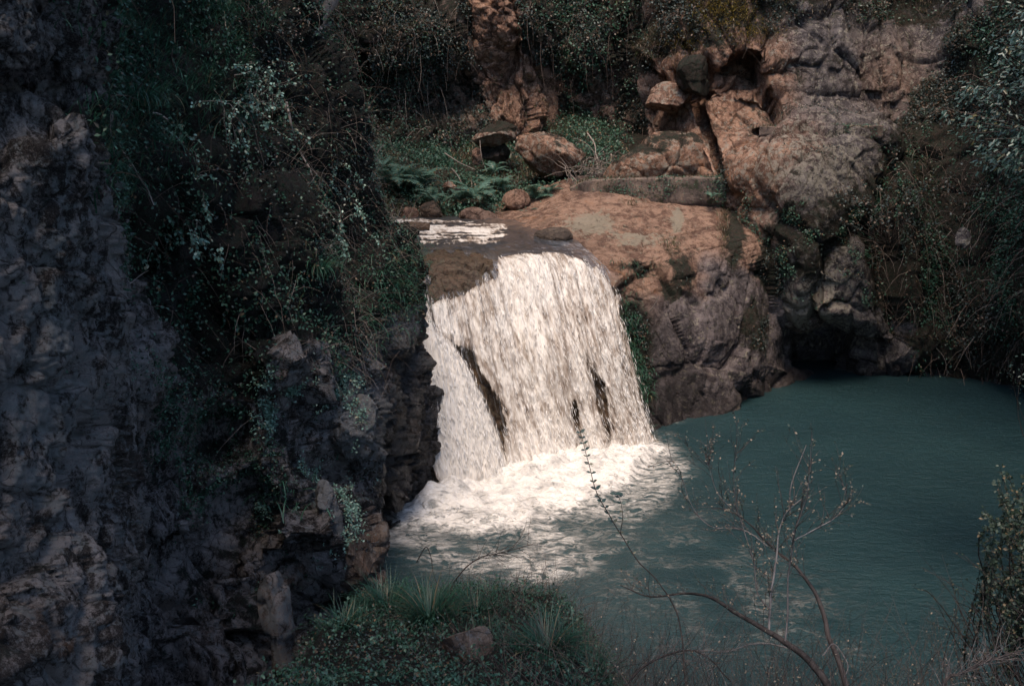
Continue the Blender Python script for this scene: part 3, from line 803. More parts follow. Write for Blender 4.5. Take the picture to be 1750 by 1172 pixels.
keep = (fpy > 366) & (fpy < 880) & (cov > -.05) & ((md < 26) | (jd < 14) | (fpy < 445)) & (fpx > 648)
wA = np.zeros(wG.shape[:2] + (4,)); wA[..., 0] = np.clip(cov, 0, 1)
uvw = np.stack([u_m, v_m, 0 * u_m], -1)
fall = tag(grid_obj("waterfall", wG, MAT['fall'], wA, uv=uvw, kind=None, keep=keep), "white waterfall pouring down the rock step into the green pool", "waterfall")

# torn drops and strands thrown off the sheet
flowdir = unit(np.gradient(smooth_bed, axis=0))
w = np.clip(cov - .25, 0, None) * sstep(445, 480, fpy) * keep * (fpy < 820)
pr = (w / w.sum()).ravel()
n = 6000
ii = RNG.choice(pr.size, n, p=pr); r_, c_ = np.unravel_index(ii, w.shape)
pos = wG[r_, c_] + _bn[r_, c_] * (np.abs(RNG.normal(0, .05, n)) + .005)[:, None] + RNG.normal(0, .02, (n, 3))
fd_ = unit(flowdir[r_, c_] + RNG.normal(0, .12, (n, 3)))
SPV = np.array([[0,-1,0],[.5,0,0],[-.25,0,.43],[-.25,0,-.43],[0,1,0]]); SPF = np.array([[0,1,2,2],[0,2,3,3],[0,3,1,1],[4,2,1,1],[4,3,2,2],[4,1,3,3]])
SPF = SPF[:, :3]
ln = RNG.uniform(.03, .11, n); th = RNG.uniform(.005, .012, n)
vf = scatter(SPV, SPF, pos, frames(fd_, rnd3(n)), np.stack([th, ln, th], -1))
spr = obj_vf("spray", vf, MAT['spray'], fall); spr["kind"] = "stuff"
# trickle at the foot of the slab
tp = np.array([V(1118, 640, 19.75), V(1126, 670, 19.7), V(1133, 700, 19.75), V(1140, 716, 20.05)])
# ------------------------------------------------------------------ boulders
import bmesh
def ico(sub):
    bm = bmesh.new(); bmesh.ops.create_icosphere(bm, subdivisions=sub, radius=1)
    v = np.array([x.co[:] for x in bm.verts]); f = np.array([[q.index for q in x.verts] for x in bm.faces]); bm.free()
    return v, f
ICO5, ICO4, ICO3, ICO1 = ico(6), ico(5), ico(4), ico(2)

def boulder(name, label, px, py, d, w, h, dep, seed, mat='rock_far', att=(.8, .3, 0, .3), rot=0., cuts=11, rough=.05, base=ICO4, topmoss=0., group=None, cat="boulder"):
    """a fractured boulder centred on a sight line; w, h, dep are full sizes in metres"""
    rg = np.random.default_rng(seed)
    v, f = base; v = v.copy()
    for i in range(cuts):
        n = unit(rg.normal(size=3)); o = rg.uniform(.52, .80)
        s = v @ n; v = v - np.where(s > o, (s - o) * .93, 0)[:, None] * n
    v = v / np.abs(v).max(0)
    S = np.array([w, dep, h]) / 2
    P = v * S
    N = unit(v / S)
    fh, e = facets(P * 3.2 / max(w, h) + seed * 7.7, seed, .9)
    P = P + N * (rough * max(w, h) * (fh * .9 + .8 * fbm(P * 5 / max(w, h) + seed, 4, seed)) - .018 * w * (1 - sstep(0, .1, e)))[:, None]
    c, s_ = math.cos(rot), math.sin(rot)
    P = np.stack([P[:, 0] * c - P[:, 2] * s_, P[:, 1], P[:, 0] * s_ + P[:, 2] * c], -1)
    A = np.zeros((len(P), 4)); A[:] = att
    if topmoss: A[:, 1] = np.clip(A[:, 1] + topmoss * sstep(.2, .8, N[:, 2]) , 0, 1)
    me = mesh_np(name, P, f, MAT[mat], True, {"m": A})
    o = link(bpy.data.objects.new(name, me)); o.location = V(px, py, d)
    return tag(o, label, cat, group)

boulder("boulder", "mossy-topped boulder standing upright in front of the back cliff with a dark underside", 848, 233, 28.2, 1.30, .78, 1.2, 21, att=(.75,.1,0,.4), topmoss=.6, rough=.06, cuts=9)
boulder("boulder", "dark shaded block of rock under the mossy-topped boulder", 851, 262, 28.4, 1.05, .75, 1.0, 26, att=(.3,.45,.5,0), cuts=10)
boulder("boulder", "largest pale tan boulder leaning above the ferns", 936, 272, 27.0, 1.85, 1.32, 1.5, 5, att=(.95,.05,0,.35), rot=-.25, topmoss=.25, cuts=10)
boulder("boulder", "egg-shaped brown boulder with fern fronds hanging over it", 882, 346, 25.2, .74, .68, .7, 8, att=(.85,.1,.1,.1), rot=.5, cuts=6, rough=.03)
boulder("boulder", "low rounded brown boulder at the far edge of the stream", 819, 369, 24.7, 1.0, .55, .8, 13, att=(.6,.15,.35,.05), cuts=7, rough=.03)
boulder("boulder", "dark wet boulder left of the stream riffle", 739, 362, 24.9, .66, .52, .7, 17, 'rock_wet', (.4,.2,.6,0), cuts=7, rough=.03)
boulder("boulder", "small reddish boulder against the cliff foot by the stream", 698, 366, 24.9, .56, .34, .6, 19, att=(.8,.1,.3,0), cuts=8, rough=.04)
boulder("boulder", "flat grey slab of rock breaking the white stream riffle", 709, 388, 22.5, .72, .30, .8, 29, 'rock_wet', (.55,0,.25,0), cuts=12, rough=.03)
boulder("boulder", "small pinkish rock sitting among the green undergrowth", 769, 322, 26.6, .52, .44, .5, 31, att=(1,.0,0,.3), cuts=9)
boulder("boulder", "dark blue-grey wet rock bump at the lip of the slab", 946, 405, 21.9, .85, .46, .9, 37, 'rock_wet', (.05,.0,.35,.1), cuts=5, rough=.02)
boulder("boulder", "little rock stub beside the shaded block", 815, 268, 27.6, .3, .5, .3, 41, att=(.7,.1,0,.1), cuts=7)
boulder("boulder", "overhanging rock block jutting out with a pale lit top", 1138, 172, 26.2, 1.35, .85, 1.7, 43, att=(.85,.1,0,.35), rot=.25, cuts=9, base=ICO4)
boulder("boulder", "round mossy block wedged above the dark crack", 1188, 133, 25.4, .95, 1.1, 1.0, 47, att=(.3,.55,.2,.1), topmoss=.4, cuts=7)
boulder("boulder", "wide sloping tan rock ledge behind the concrete wall", 1128, 284, 25.5, 2.9, 1.6, 1.8, 53, 'rock_far', (1,.12,0,.4), rot=.22, cuts=8, rough=.035, base=ICO5, topmoss=.25)
boulder("boulder", "pink rough rock wedged under the right end of the concrete wall", 1262, 335, 24.1, .75, .8, .7, 59, att=(.9,.1,0,.2), cuts=9)
boulder("boulder", "pale cracked rock bulging out low over the dark pool hollow", 1366, 528, 23.7, 1.3, 1.0, 1.2, 61, att=(.3,.1,.15,.35), rot=-.2, cuts=8, rough=.06)
boulder("boulder", "small grey stone perched on the dark right slope", 1645, 408, 21.2, .33, .5, .3, 73, att=(0,.1,0,.4), cuts=8)
boulder("boulder", "pale jutting rock nose on the edge of the near cliff", 612, 724, 11.4, .50, .66, .6, 79, 'rock_near', (.45,.0,0,.75), cuts=8, rough=.06)
boulder("boulder", "brownish rounded rock at the foot of the near cliff", 607, 950, 10.4, .52, .80, .6, 83, 'rock_near', (.9,.1,0,.2), rot=-.15, cuts=7, rough=.05)
boulder("boulder", "grey lump of rock halfway up the overgrown cliff", 482, 622, 10.0, .62, .66, .6, 89, 'rock_near', (.15,.1,0,.4), cuts=8, rough=.06)
boulder("boulder", "brown stone half buried in the grass at the front", 798, 1108, 5.95, .36, .36, .3, 97, 'rock_near', (1.,.05,0,.25), cuts=6, rough=.035)
boulder("boulder", "fragment of brown stone at the very front edge", 822, 1172, 5.9, .12, .10, .12, 98, 'rock_near', (1.,.1,0,.2), cuts=6, rough=.035)

boulder("boulder", "narrow pinkish rock rib standing under the black hollow at the front left", 472, 1060, 6.7, .20, 1.0, .3, 101, 'rock_near', (.6,.0,0,.5), rot=.12, cuts=6, rough=.05)
boulder("boulder", "brownish rock tooth hanging at the lower end of the near cliff", 560, 880, 9.6, .28, .75, .35, 103, 'rock_near', (.3,.05,0,.7), rot=.15, cuts=7, rough=.06)
# ------------------------------------------------------------------ concrete channel walls on the ledges
def conc_mat():
    m = NT("weathered_concrete")
    P = m.n("ShaderNodeNewGeometry").outputs["Position"]
    n = m.noise(m.mapping(P, (1, 1, .5)), 2.2, 9, .7, .4)
    c = m.ramp(n, (.3, (.035,.03,.028)), (.5, (.13,.10,.085)), (.7, (.27,.20,.155)))
    c = m.mix(m.mr(m.noise(P, 3.5, 8, .7), .52, .62, 0, .8), c, (.025,.035,.018))
    m.l(m.bsdf(c, .9, m.bump(m.noise(P, 22, 6, .7), .03), .2), m.out.inputs[0])
    return m.m
MAT['concrete'] = conc_mat()
WALLS = []
def wall_strip(name, label, top, hs, depth, mat, seed):
    """top: list of Vector along the front top edge; hs: wall heights"""
    A = cmat(len(top), 90)
    T = A @ np.array([t[:] for t in top]); H = A @ np.array(hs)
    secs = []
    for dy, k in [(depth,1.0),(depth,.5),(depth,0),(depth*.66,0),(depth*.33,0),(.02,0),(0,.03),(0,.1),(0,.2),(0,.35),(0,.5),(0,.65),(0,.8),(0,1.0),(.1,1.15)]:
        q = T.copy(); q[:, 1] += dy; q[:, 2] -= H * k; secs.append(q)
    G = np.stack(secs, 0)
    G[..., 2] += .035 * fbm(G * 2.3, 4, seed); G[..., 1] += .05 * fbm(G * 3.1, 4, seed + 5)
    G[..., 2] -= .05 * np.abs(fbm(G * 6, 3, seed + 9)) * (np.arange(15)[:, None] < 8)
    o = grid_obj(name, G, MAT[mat], kind=None)
    WALLS.append(dict(G=G, N=np.broadcast_to(np.array([0, -.9, .43]), G.shape), px=proj(G)[0], py=proj(G)[1]))
    return tag(o, label, "wall")
wall_strip("channel_wall", "low weathered concrete wall along the ledge above the smooth slab",
    [V(975, 322, 24.9), V(1010, 308, 24.6), V(1070, 306, 24.3), V(1130, 304, 24.1), V(1190, 303, 24.0), V(1240, 302, 23.95)], [.25,.42,.55,.60,.62,.6], .8, 'concrete', 1)
wall_strip("channel_wall", "upper thin concrete wall edging the ledge on the right cliff",
    [V(1298, 218, 24.4), V(1335, 216, 24.0), V(1385, 215, 23.6), V(1440, 214, 23.6), V(1510, 214, 24.0)], [.2,.22,.24,.28,.3], 1.8, 'concrete', 2)

# ------------------------------------------------------------------ vegetation helpers
def sample(S, wf, n, nzmin=None):
    w = wf(S['px'], S['py'], S['G'], S['N']).astype(float)
    if S.get('keep') is not None: w = w * S['keep']
    a = np.linalg.norm(np.cross(np.gradient(S['G'], axis=0), np.gradient(S['G'], axis=1)), axis=-1)
    w = np.clip(w, 0, None) * a
    p = (w / w.sum()).ravel()
    ii = RNG.choice(p.size, n, p=p); r, c = np.unravel_index(ii, w.shape)
    N = S['N'][r, c]
    return S['G'][r, c] + RNG.normal(0, .015, (n, 3)), N

def patchy(G, k, lo, hi, s):
    return sstep(lo, hi, fbm(G * k, 3, s))

def leaves_on(name, mat, S, wf, n, size, out=.05, tpl='leaf', label=None, cat=None, droop=.3):
    """loose leaves standing off a surface; always one uncountable mass"""
    p, N = sample(S, wf, n)
    out_ = np.abs(RNG.normal(0, out, n)) + .01
    p = p + N * out_[:, None]
    d = unit(rnd3(n) + .5 * N - np.array([0, 0, droop]))
    up = unit(N * .8 + np.array([0, 0, .7]) + rnd3(n) * .6)
    sz = RNG.uniform(size[0], size[1], n)
    TV, TF = (KITE_V, KITE_F) if tpl == 'leaf' else (LONG_V, LONG_F)
    o = obj_vf(name, scatter(TV, TF, p, frames(d, up), sz), MAT[mat])
    return tag(o, label, cat, None, "stuff")

def twigs_on(name, mat, S, wf, n, length, r, hang=.6, label=None, cat=None, K=5, curl=.5):
    p, N = sample(S, wf, n)
    L_ = RNG.uniform(length[0], length[1], n)
    d = unit(N * .8 + rnd3(n) * .9 + np.array([0, 0, .15]))
    pts = [p]
    for k in range(1, K):
        d = unit(d + rnd3(n) * curl * .5 - np.array([0, 0, hang / K * 2]))
        pts.append(pts[-1] + d * (L_ / (K - 1))[:, None])
    PL = np.stack(pts, 1)
    rr = RNG.uniform(r[0], r[1], n)
    o = obj_vf(name, tubes(PL, rr, rr * .4), MAT[mat])
    return tag(o, label, cat, None, "stuff")

def grass_on(name, mat, S, wf, n, length, w, bend=(.8, 2.4), label=None, cat=None, downhill=.7):
    p, N = sample(S, wf, n)
    az = np.where(RNG.random(n) < downhill, np.arctan2(N[:, 1], N[:, 0]) + RNG.normal(0, .7, n), RNG.uniform(0, 6.28, n))
    vf = blades(p - N * .01, az, RNG.uniform(length[0], length[1], n), RNG.uniform(bend[0], bend[1], n), RNG.uniform(w * .6, w * 1.3, n), 6)
    o = obj_vf(name, vf, MAT[mat])
    return tag(o, label, cat, None, "stuff")

def near_surface(S, px, py):
    """world point and normal of a built surface where the sight line of (px, py) meets it"""
    q = (S['px'] - px) ** 2 + (S['py'] - py) ** 2
    q = np.where((S['N'] * (np.array([0, 0, CAM_Z]) - S['G'])).sum(-1) > 0, q, q + 1e6)
    i = np.unravel_index(np.argmin(q), q.shape)
    return S['G'][i], S['N'][i]

# ---- uncountable ground cover
P_OV = [(150,-300),(560,-300),(530,40),(600,190),(655,320),(695,450),(685,520),(640,600),(560,640),(470,620),(420,720),(300,640),(215,450),(150,200)]
vegw = lambda px, py, G, N: np.clip(1 - sstep(-25, 25, sdpoly(px, py, P_OV)), 0, 1)
leaves_on("cliff_ivy", 'ivy', left, lambda px, py, G, N: vegw(px, py, G, N) * (.15 + patchy(G, .9, -.1, .25, 201)) * (G[..., 2] < 12), 75000, (.025, .055), .06)
leaves_on("cliff_scrub_leaves", 'scrub', left, lambda px, py, G, N: vegw(px, py, G, N) * (.2 + patchy(G, 1.3, -.1, .2, 202)) * sstep(330, 480, px + .15 * py) * (G[..., 2] < 12), 60000, (.02, .045), .07)
leaves_on("lower_cliff_ivy", 'ivy_pale', left, lambda px, py, G, N: sdm(px, py, [(440,640),(600,640),(600,800),(540,960),(470,900),(450,760)], 20) * patchy(G, 2.2, 0, .25, 203), 6000, (.02, .038), .04)
leaves_on("cliff_creeping_plants", 'ivy', left, lambda px, py, G, N: (.35 * sdm(px, py, [(0,250),(200,300),(220,620),(130,640),(60,500)], 40) + .5 * sdm(px, py, [(230,640),(560,660),(480,960),(330,960)], 40)) * patchy(G, 1.6, 0, .25, 204), 9000, (.018, .035), .03)
twigs_on("dead_twig_tangle", 'twig_pale', left, lambda px, py, G, N: vegw(px, py, G, N) * (.25 + patchy(G, .8, -.05, .25, 205)) * sstep(300, 450, px) * (G[..., 2] < 12), 3400, (.25, .8), (.0015, .0035), .7)
twigs_on("brown_twig_tangle", 'twig', left, lambda px, py, G, N: vegw(px, py, G, N) * (G[..., 2] < 12), 2400, (.25, .9), (.002, .005), .8)
grass_on("cliff_top_grass", 'grass', left, lambda px, py, G, N: sdm(px, py, [(145,-150),(440,-150),(430,150),(300,290),(170,360),(150,200)], 25), 11000, (.14, .36), .0042)
grass_on("cliff_edge_grass", 'grass', left, lambda px, py, G, N: sdm(px, py, [(640,430),(690,440),(690,540),(640,600),(615,560)], 14) + .5 * sdm(px, py, [(470,430),(530,440),(520,500),(470,500)], 14) + .12 * sdm(px, py, [(480,850),(560,700),(600,740),(520,900)], 14), 2600, (.25, .55), .0055, (1.6, 3.0))
grass_on("cliff_dry_grass", 'dry_grass', left, lambda px, py, G, N: vegw(px, py, G, N) * patchy(G, 1.1, 0, .3, 206) * sstep(250, 450, px) * (G[..., 2] < 12), 4500, (.15, .4), .0035, (1., 2.9))

backv = lambda px, py, G, N: np.clip(back_attr(px, py, G, N)[1] - .15, 0, 1) * (py > -120) * (py < 330)
leaves_on("back_cliff_creepers", 'scrub', back, lambda px, py, G, N: backv(px, py, G, N) * (.10 + patchy(G, .9, .0, .25, 207)), 60000, (.045, .095), .12)
leaves_on("back_cliff_ivy", 'ivy', back, lambda px, py, G, N: backv(px, py, G, N) * patchy(G, .55, 0, .25, 208), 16000, (.06, .11), .12)
twigs_on("back_cliff_hanging_stems", 'twig_pale', back, lambda px, py, G, N: backv(px, py, G, N) * sstep(780, 700, px), 500, (.6, 1.8), (.004, .009), 1.5)
twigs_on("back_cliff_dark_stems", 'twig', back, lambda px, py, G, N: backv(px, py, G, N), 900, (.5, 1.8), (.004, .010), 1.6)
grass_on("back_cliff_dry_grass", 'dry_grass', back, lambda px, py, G, N: backv(px, py, G, N) * patchy(G, .6, 0, .3, 209) + .15 * sdm(px, py, [(840,120),(945,150),(945,240),(850,240)], 10), 5000, (.2, .5), .010, (1.8, 3.1))

rav = lambda px, py, G, N: ((px > 640) & (px < 1080) & (G[..., 2] > 3.85)).astype(float)
leaves_on("ravine_undergrowth", 'ivy_mid', ravine, lambda px, py, G, N: rav(px, py, G, N) * (.15 + patchy(G, .8, -.1, .25, 210)), 24000, (.05, .10), .16)
leaves_on("ravine_brown_litter", 'scrub', ravine, lambda px, py, G, N: rav(px, py, G, N) * patchy(G, .7, -.1, .2, 211), 9000, (.05, .09), .08)
grass_on("ravine_grass", 'dry_grass', ravine, lambda px, py, G, N: rav(px, py, G, N) * patchy(G, .9, -.1, .2, 212), 4500, (.2, .45), .009, (.8, 2.2), downhill=.2)
grass_on("ravine_green_grass", 'grass', ravine, lambda px, py, G, N: rav(px, py, G, N) * patchy(G, .9, -.1, .2, 213), 4500, (.15, .4), .010, (.8, 2.4), downhill=.2)

rv = lambda px, py, G, N: (1 - .85 * sdm(px, py, [(1240,225),(1500,225),(1520,640),(1280,640)], 30)) * np.clip(right_attr(px, py, G, N)[1] - .2, 0, 1) * (py > -150) * (py < 660) * (px < 1900)
leaves_on("right_cliff_creepers", 'scrub', right, lambda px, py, G, N: rv(px, py, G, N) * (.06 + patchy(G, .9, .0, .25, 214)) * np.where(py < 200, 1.2, .25), 34000, (.04, .085), .09)
leaves_on("right_cliff_ivy", 'ivy', right, lambda px, py, G, N: rv(px, py, G, N) * (.06 + patchy(G, .9, 0, .25, 215)) * sstep(1400, 1520, px), 20000, (.035, .08), .12)
twigs_on("right_slope_vines", 'twig_pale', right, lambda px, py, G, N: rv(px, py, G, N) * sstep(1380, 1480, px) * sstep(230, 320, py), 300, (.4, 1.3), (.003, .007), 1.2)
twigs_on("right_slope_dark_vines", 'twig', right, lambda px, py, G, N: rv(px, py, G, N), 1100, (.4, 1.4), (.003, .009), 1.3)
grass_on("golden_moss", 'gold_moss', right, lambda px, py, G, N: blob(px, py, 1240, 15, 40, 30) + .5 * blob(px, py, 1170, 75, 30, 12) + .35 * blob(px, py, 1180, 105, 16, 10) + .4 * blob(px, py, 1290, 60, 30, 14), 3500, (.06, .14), .009, (.8, 2.6))
grass_on("right_cliff_dry_grass", 'dry_grass', right, lambda px, py, G, N: rv(px, py, G, N) * patchy(G, .8, 0, .3, 216) * (.12 + (py < 200) * (px < 1600)), 6000, (.12, .35), .008, (1.4, 3.))
grass_on("right_slope_grass", 'grass', right, lambda px, py, G, N: sdm(px, py, [(1560,300),(1900,250),(1900,640),(1700,560),(1560,480)], 30) * patchy(G, .8, -.2, .2, 217), 2200, (.12, .3), .007, (1., 2.8))
leaves_on("slab_crevice_plants", 'scrub', slab, lambda px, py, G, N: np.clip(slab_attr(px, py, G, N)[1] - .4, 0, 1) * (py > 430) * (py < 700) * patchy(G, 2, -.1, .2, 230), 2600, (.025, .06), .05)
grass_on("slab_hanging_grass", 'grass', slab, lambda px, py, G, N: blob(px, py, 1075, 590, 16, 60) + blob(px, py, 1095, 650, 14, 50) + .15 * blob(px, py, 1090, 452, 45, 8), 1300, (.12, .35), .007, (2., 3.1))
grass_on("slab_dry_grass", 'dry_grass', slab, lambda px, py, G, N: blob(px, py, 1145, 425, 12, 14) + blob(px, py, 1240, 370, 8, 30) + blob(px, py, 1080, 348, 12, 4) + .6 * blob(px, py, 1235, 400, 6, 40), 500, (.1, .28), .006, (.6, 2.2), downhill=.2)

bk = lambda px, py, G, N: ((px > 300) & (px < 1350) & (py > 930) & (py < 1260) & (G[..., 2] > .3)) * sstep(380, 520, px + 60 * vnoise(G * 3))
leaves_on("bank_bright_leaves", 'ivy_mid', bank, lambda px, py, G, N: bk(px, py, G, N) * patchy(G, 2.5, .1, .3, 228), 5000, (.018, .036), .06)
leaves_on("bank_ground_cover", 'ivy', bank, lambda px, py, G, N: bk(px, py, G, N) * (.2 + patchy(G, 1.5, -.1, .2, 218)), 26000, (.014, .034), .05)
leaves_on("bank_leaf_litter", 'scrub', bank, lambda px, py, G, N: bk(px, py, G, N) * patchy(G, 1.5, -.1, .2, 219), 9000, (.015, .032), .03)
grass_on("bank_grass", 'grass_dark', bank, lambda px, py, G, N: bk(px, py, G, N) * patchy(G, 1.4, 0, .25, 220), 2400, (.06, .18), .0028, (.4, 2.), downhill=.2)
twigs_on("bank_dry_stalks", 'twig', bank, lambda px, py, G, N: bk(px, py, G, N) * sstep(700, 860, px), 1300, (.15, .55), (.001, .0022), -.15)
leaves_on("rock_face_tufts", 'ivy_mid', right, lambda px, py, G, N: sdm(px, py, [(1290,330),(1340,360),(1500,330),(1500,560),(1380,500),(1310,470)], 20) * patchy(G, 2.4, .12, .35, 240), 2600, (.03, .06), .05)
leaves_on("upper_ledge_plants", 'scrub', right, lambda px, py, G, N: (blob(px, py, 1400, 205, 90, 7) + blob(px, py, 1240, 300, 18, 22) + .8 * blob(px, py, 1385, 260, 40, 8)), 1500, (.03, .06), .05)
for W_, nn in zip(WALLS, (1, .5)):
    leaves_on("wall_creeper", 'ivy', W_, lambda px, py, G, N: blob(px, py, 1228, 325, 14, 30) + .7 * blob(px, py, 1140, 322, 16, 14) + .6 * blob(px, py, 1070, 325, 30, 10) + .7 * blob(px, py, 1450, 225, 50, 9) + .02, int(1700 * nn), (.025, .06), .03)
    grass_on("wall_top_grass", 'dry_grass', W_, lambda px, py, G, N: (np.arange(G.shape[0])[:, None] < 6) * (.2 + sstep(0, .4, fbm(G * 2, 2, 9))), int(900 * nn), (.05, .16), .006, (.4, 2.4))
leaves_on("cliff_bright_leaves", 'ivy_mid', left, lambda px, py, G, N: vegw(px, py, G, N) * patchy(G, 1.7, -.02, .22, 250) * (G[..., 2] < 12), 20000, (.022, .045), .10)
leaves_on("back_cliff_bright_leaves", 'ivy_mid', back, lambda px, py, G, N: backv(px, py, G, N) * patchy(G, .8, .0, .3, 251), 12000, (.05, .09), .14)
# ------------------------------------------------------------------ plants one can tell apart
def smooth_line(pts, k):
    A = cmat(len(pts), k); return A @ np.array([list(p) for p in pts], float)

def stem_mesh(name, lines, r0, r1, mat, parent, sides=6):
    parts = [tubes(l[None], a, b, sides) for l, a, b in zip(lines, r0, r1)]
    return obj_vf(name, join(parts), MAT[mat], parent)

def leaf_mesh(name, line_list, per, size, mat, parent, tpl='leaf', spread=.9, tstart=.2, droop=.2, offset=0.):
    ps, ds = [], []
    for l in line_list:
        n = per if isinstance(per, int) else max(1, int(per * np.linalg.norm(np.diff(l, axis=0), axis=1).sum()))
        t = RNG.uniform(tstart, 1, n) * (len(l) - 1); i = np.minimum(t.astype(int), len(l) - 2); f = (t - i)[:, None]
        p = l[i] * (1 - f) + l[i + 1] * f + RNG.normal(0, .25 * size[1], (n, 3)); tg = unit(l[i + 1] - l[i])
        d = unit(tg * .6 + rnd3(n) * spread - np.array([0, 0, droop]))
        ps.append(p + d * offset); ds.append(d)
    p = np.concatenate(ps); d = np.concatenate(ds); n = len(p)
    TV, TF = ((LEAF_V, LEAF_F) if n < 1500 else (KITE_V, KITE_F)) if tpl == 'leaf' else (LONG_V, LONG_F)
    up = unit(rnd3(n) * .7 + np.array([0, -.3, 1.]))
    o = obj_vf(name, scatter(TV, TF, p, frames(d, up), RNG.uniform(size[0], size[1], n)), MAT[mat], parent)
    o["kind"] = "stuff"
    return o

def side_shoots(lines, n, length, k=6, up=.3, t0=.15, curl=.25):
    out = []
    for _ in range(n):
        l = lines[RNG.integers(len(lines))]
        i = int(RNG.uniform(t0, .98) * (len(l) - 1)); L_ = RNG.uniform(*length)
        tg = unit((l[min(i + 1, len(l) - 1)] - l[i - 1])[None])[0] if i > 0 else np.array([0, 0, 1.])
        d = unit((tg * .8 + rnd3(1)[0] * .8 + np.array([0, 0, up]))[None])[0]
        p = [l[i]]
        for j in range(k - 1):
            d = unit((d + rnd3(1)[0] * curl + np.array([0, 0, up * .15]))[None])[0]; p.append(p[-1] + d * L_ / (k - 1))
        out.append(np.array(p))
    return out

def rel(o_list, root):
    """keep parts where they are built: the root stands at the plant's base, children are offset back"""
    for o in o_list: o.matrix_parent_inverse = Matrix.Translation(-Vector(root.location))

def plant(name, label, cat, base, group=None):
    return empty(name, tuple(base), label=label, cat=cat, group=group)

# creeper sprays on the near cliff: pixel centre, reach, number of runners
SPRAYS = [
 (470, 130, .75, 16, "pale-leaved creeper near the top of the overgrown cliff beside the ravine"),
 (355, 195, .60, 14, "bright-leaved creeper just below the cliff-top grass"),
 (395, 250, .55, 14, "creeper with pale leaves hanging in the middle of the dark overgrown cliff"),
 (300, 275, .45, 10, "small creeper spray close to the grey rock pillar"),
 (300, 330, .45, 10, "loose creeper runners dangling over the dark hollow by the pillar"),
 (330, 400, .50, 12, "creeper clump glinting above the black recess"),
 (285, 340, .30, 7, "thin creeper tuft beside the rust-stained pillar edge"),
 (440, 215, .40, 9, "creeper spray under the topmost one on the cliff"),
 (590, 300, .45, 11, "fine-leaved creeper patch along the cliff's ravine edge"),
 (540, 390, .40, 9, "dark creeper patch low on the cliff edge above the hanging grass"),
]
for (cx, cy, reach, nr, lab) in SPRAYS:
    p, N = near_surface(left, cx, cy)
    t = plant("creeper", lab, "creeper", p)
    runs = []
    for k in range(nr):
        d = unit((N * .7 + rnd3(1)[0] * .9)[None])[0]; q = [p + N * .05 + rnd3(1)[0] * RNG.uniform(.05, .38)]
        for j in range(7):
            d = unit((d + rnd3(1)[0] * .35 - np.array([0, 0, .22]))[None])[0]; q.append(q[-1] + d * reach * RNG.uniform(.7, 1.4) / 7)
        runs.append(np.array(q))
    a = stem_mesh("runner", runs, [.004] * nr, [.0015] * nr, 'twig_pale', t, 3)
    a["kind"] = "stuff"
    b = leaf_mesh("leaves", runs, 24, (.024, .050), 'ivy_pale', t, droop=.4, spread=1.)
    rel([a, b], t)

# bare stems, a root, a stick and grass stalks on the near cliff
STEMS = [
 ([(490,175),(497,215),(510,255),(530,290),(541,280+50)], .018, .008, "slanting bare stem leaning against the top of the overgrown cliff"),
 ([(489,150),(488,190),(492,240),(494,275)], .010, .005, "thin straight stem hanging beside the slanting stem"),
 ([(190,190),(196,235),(225,280),(250,320),(262,350)], .010, .005, "curved bare stem dangling from the cliff-top grass beside the pillar"),
 ([(205,490),(222,485),(240,470),(254,462)], .006, .003, "short curved pale twig poking out over the black recess"),
 ([(258,193),(272,196),(287,206)], .012, .009, "pale curved root end sticking out among the creepers"),
 ([(650,870),(656,905),(660,935),(664,965),(668,1000)], .012, .007, "dark slanting stick at the pool edge by the cliff foot"),
 ([(640,700),(665,650),(690,600),(700,575)], .004, .0015, "long arching grass stalk across the dark rock beside the fall"),
 ([(638,740),(670,705),(700,690),(720,690)], .004, .0015, "pale bent stalk beside the lower left of the fall"),
]
for pts, r0, r1, lab in STEMS:
    ws = []
    for (x, y) in pts:
        q, N = near_surface(left, x, y); ws.append(q)
    dmin = min(w[1] for w in ws); dm = np.median([w[1] for w in ws])
    ws = [np.array(V(x, y, min(w[1], dm) - .22)[:]) for (x, y), w in zip(pts, ws)]
    l = smooth_line(ws, 24); l += .012 * np.stack([fbm(l * 6, 3, 301), fbm(l * 6, 3, 302), 0 * l[:, 0]], -1)
    o = obj_vf("bare_stem", tubes(l[None], r0, r1, 6), MAT['twig_pale' if r0 < .011 or r0 > .015 else 'twig_pale'])
    tag(o, lab, "vine")

# sticks lying about the gorge
for pts, r0, r1, lab in [
    ([(1110,532,20.3),(1118,522,20.2),(1126,505,20.1)], .016, .006, "short pale forked stick caught on the dark rock right of the fall"),
    ([(760,262,27.6),(785,278,27.3),(812,290,27.1)], .018, .008, "long thin pale stick lying over the ravine undergrowth"),
    ([(772,288,27.0),(782,300,26.8),(790,315,26.6)], .016, .008, "short bare stick standing among the ravine undergrowth"),
    ([(645,262,27.4),(650,254,27.4),(656,247,27.4)], .02, .012, "short pale stump end beside the left ravine wall"),
    ([(1004,228,28),(1016,246,27.6),(1018,262,27.3),(1022,272,27)], .022, .01, "forked pale dead branch behind the largest tan boulder"),
    ([(820,240,27.4),(822,262,27.2),(826,280,27.2),(832,292,27.2)], .010, .005, "bare root hanging down the front of the shaded block"),
    ([(1350,880,6.0),(1352,830,6.0),(1378,760,6.0)], .006, .003, "thin upright twig against the dark pool")]:
    l = smooth_line([V(*p) for p in pts], 14)
    tag(obj_vf("dry_stick", tubes(l[None], r0, r1, 6), MAT['twig_pale']), lab, "stick")

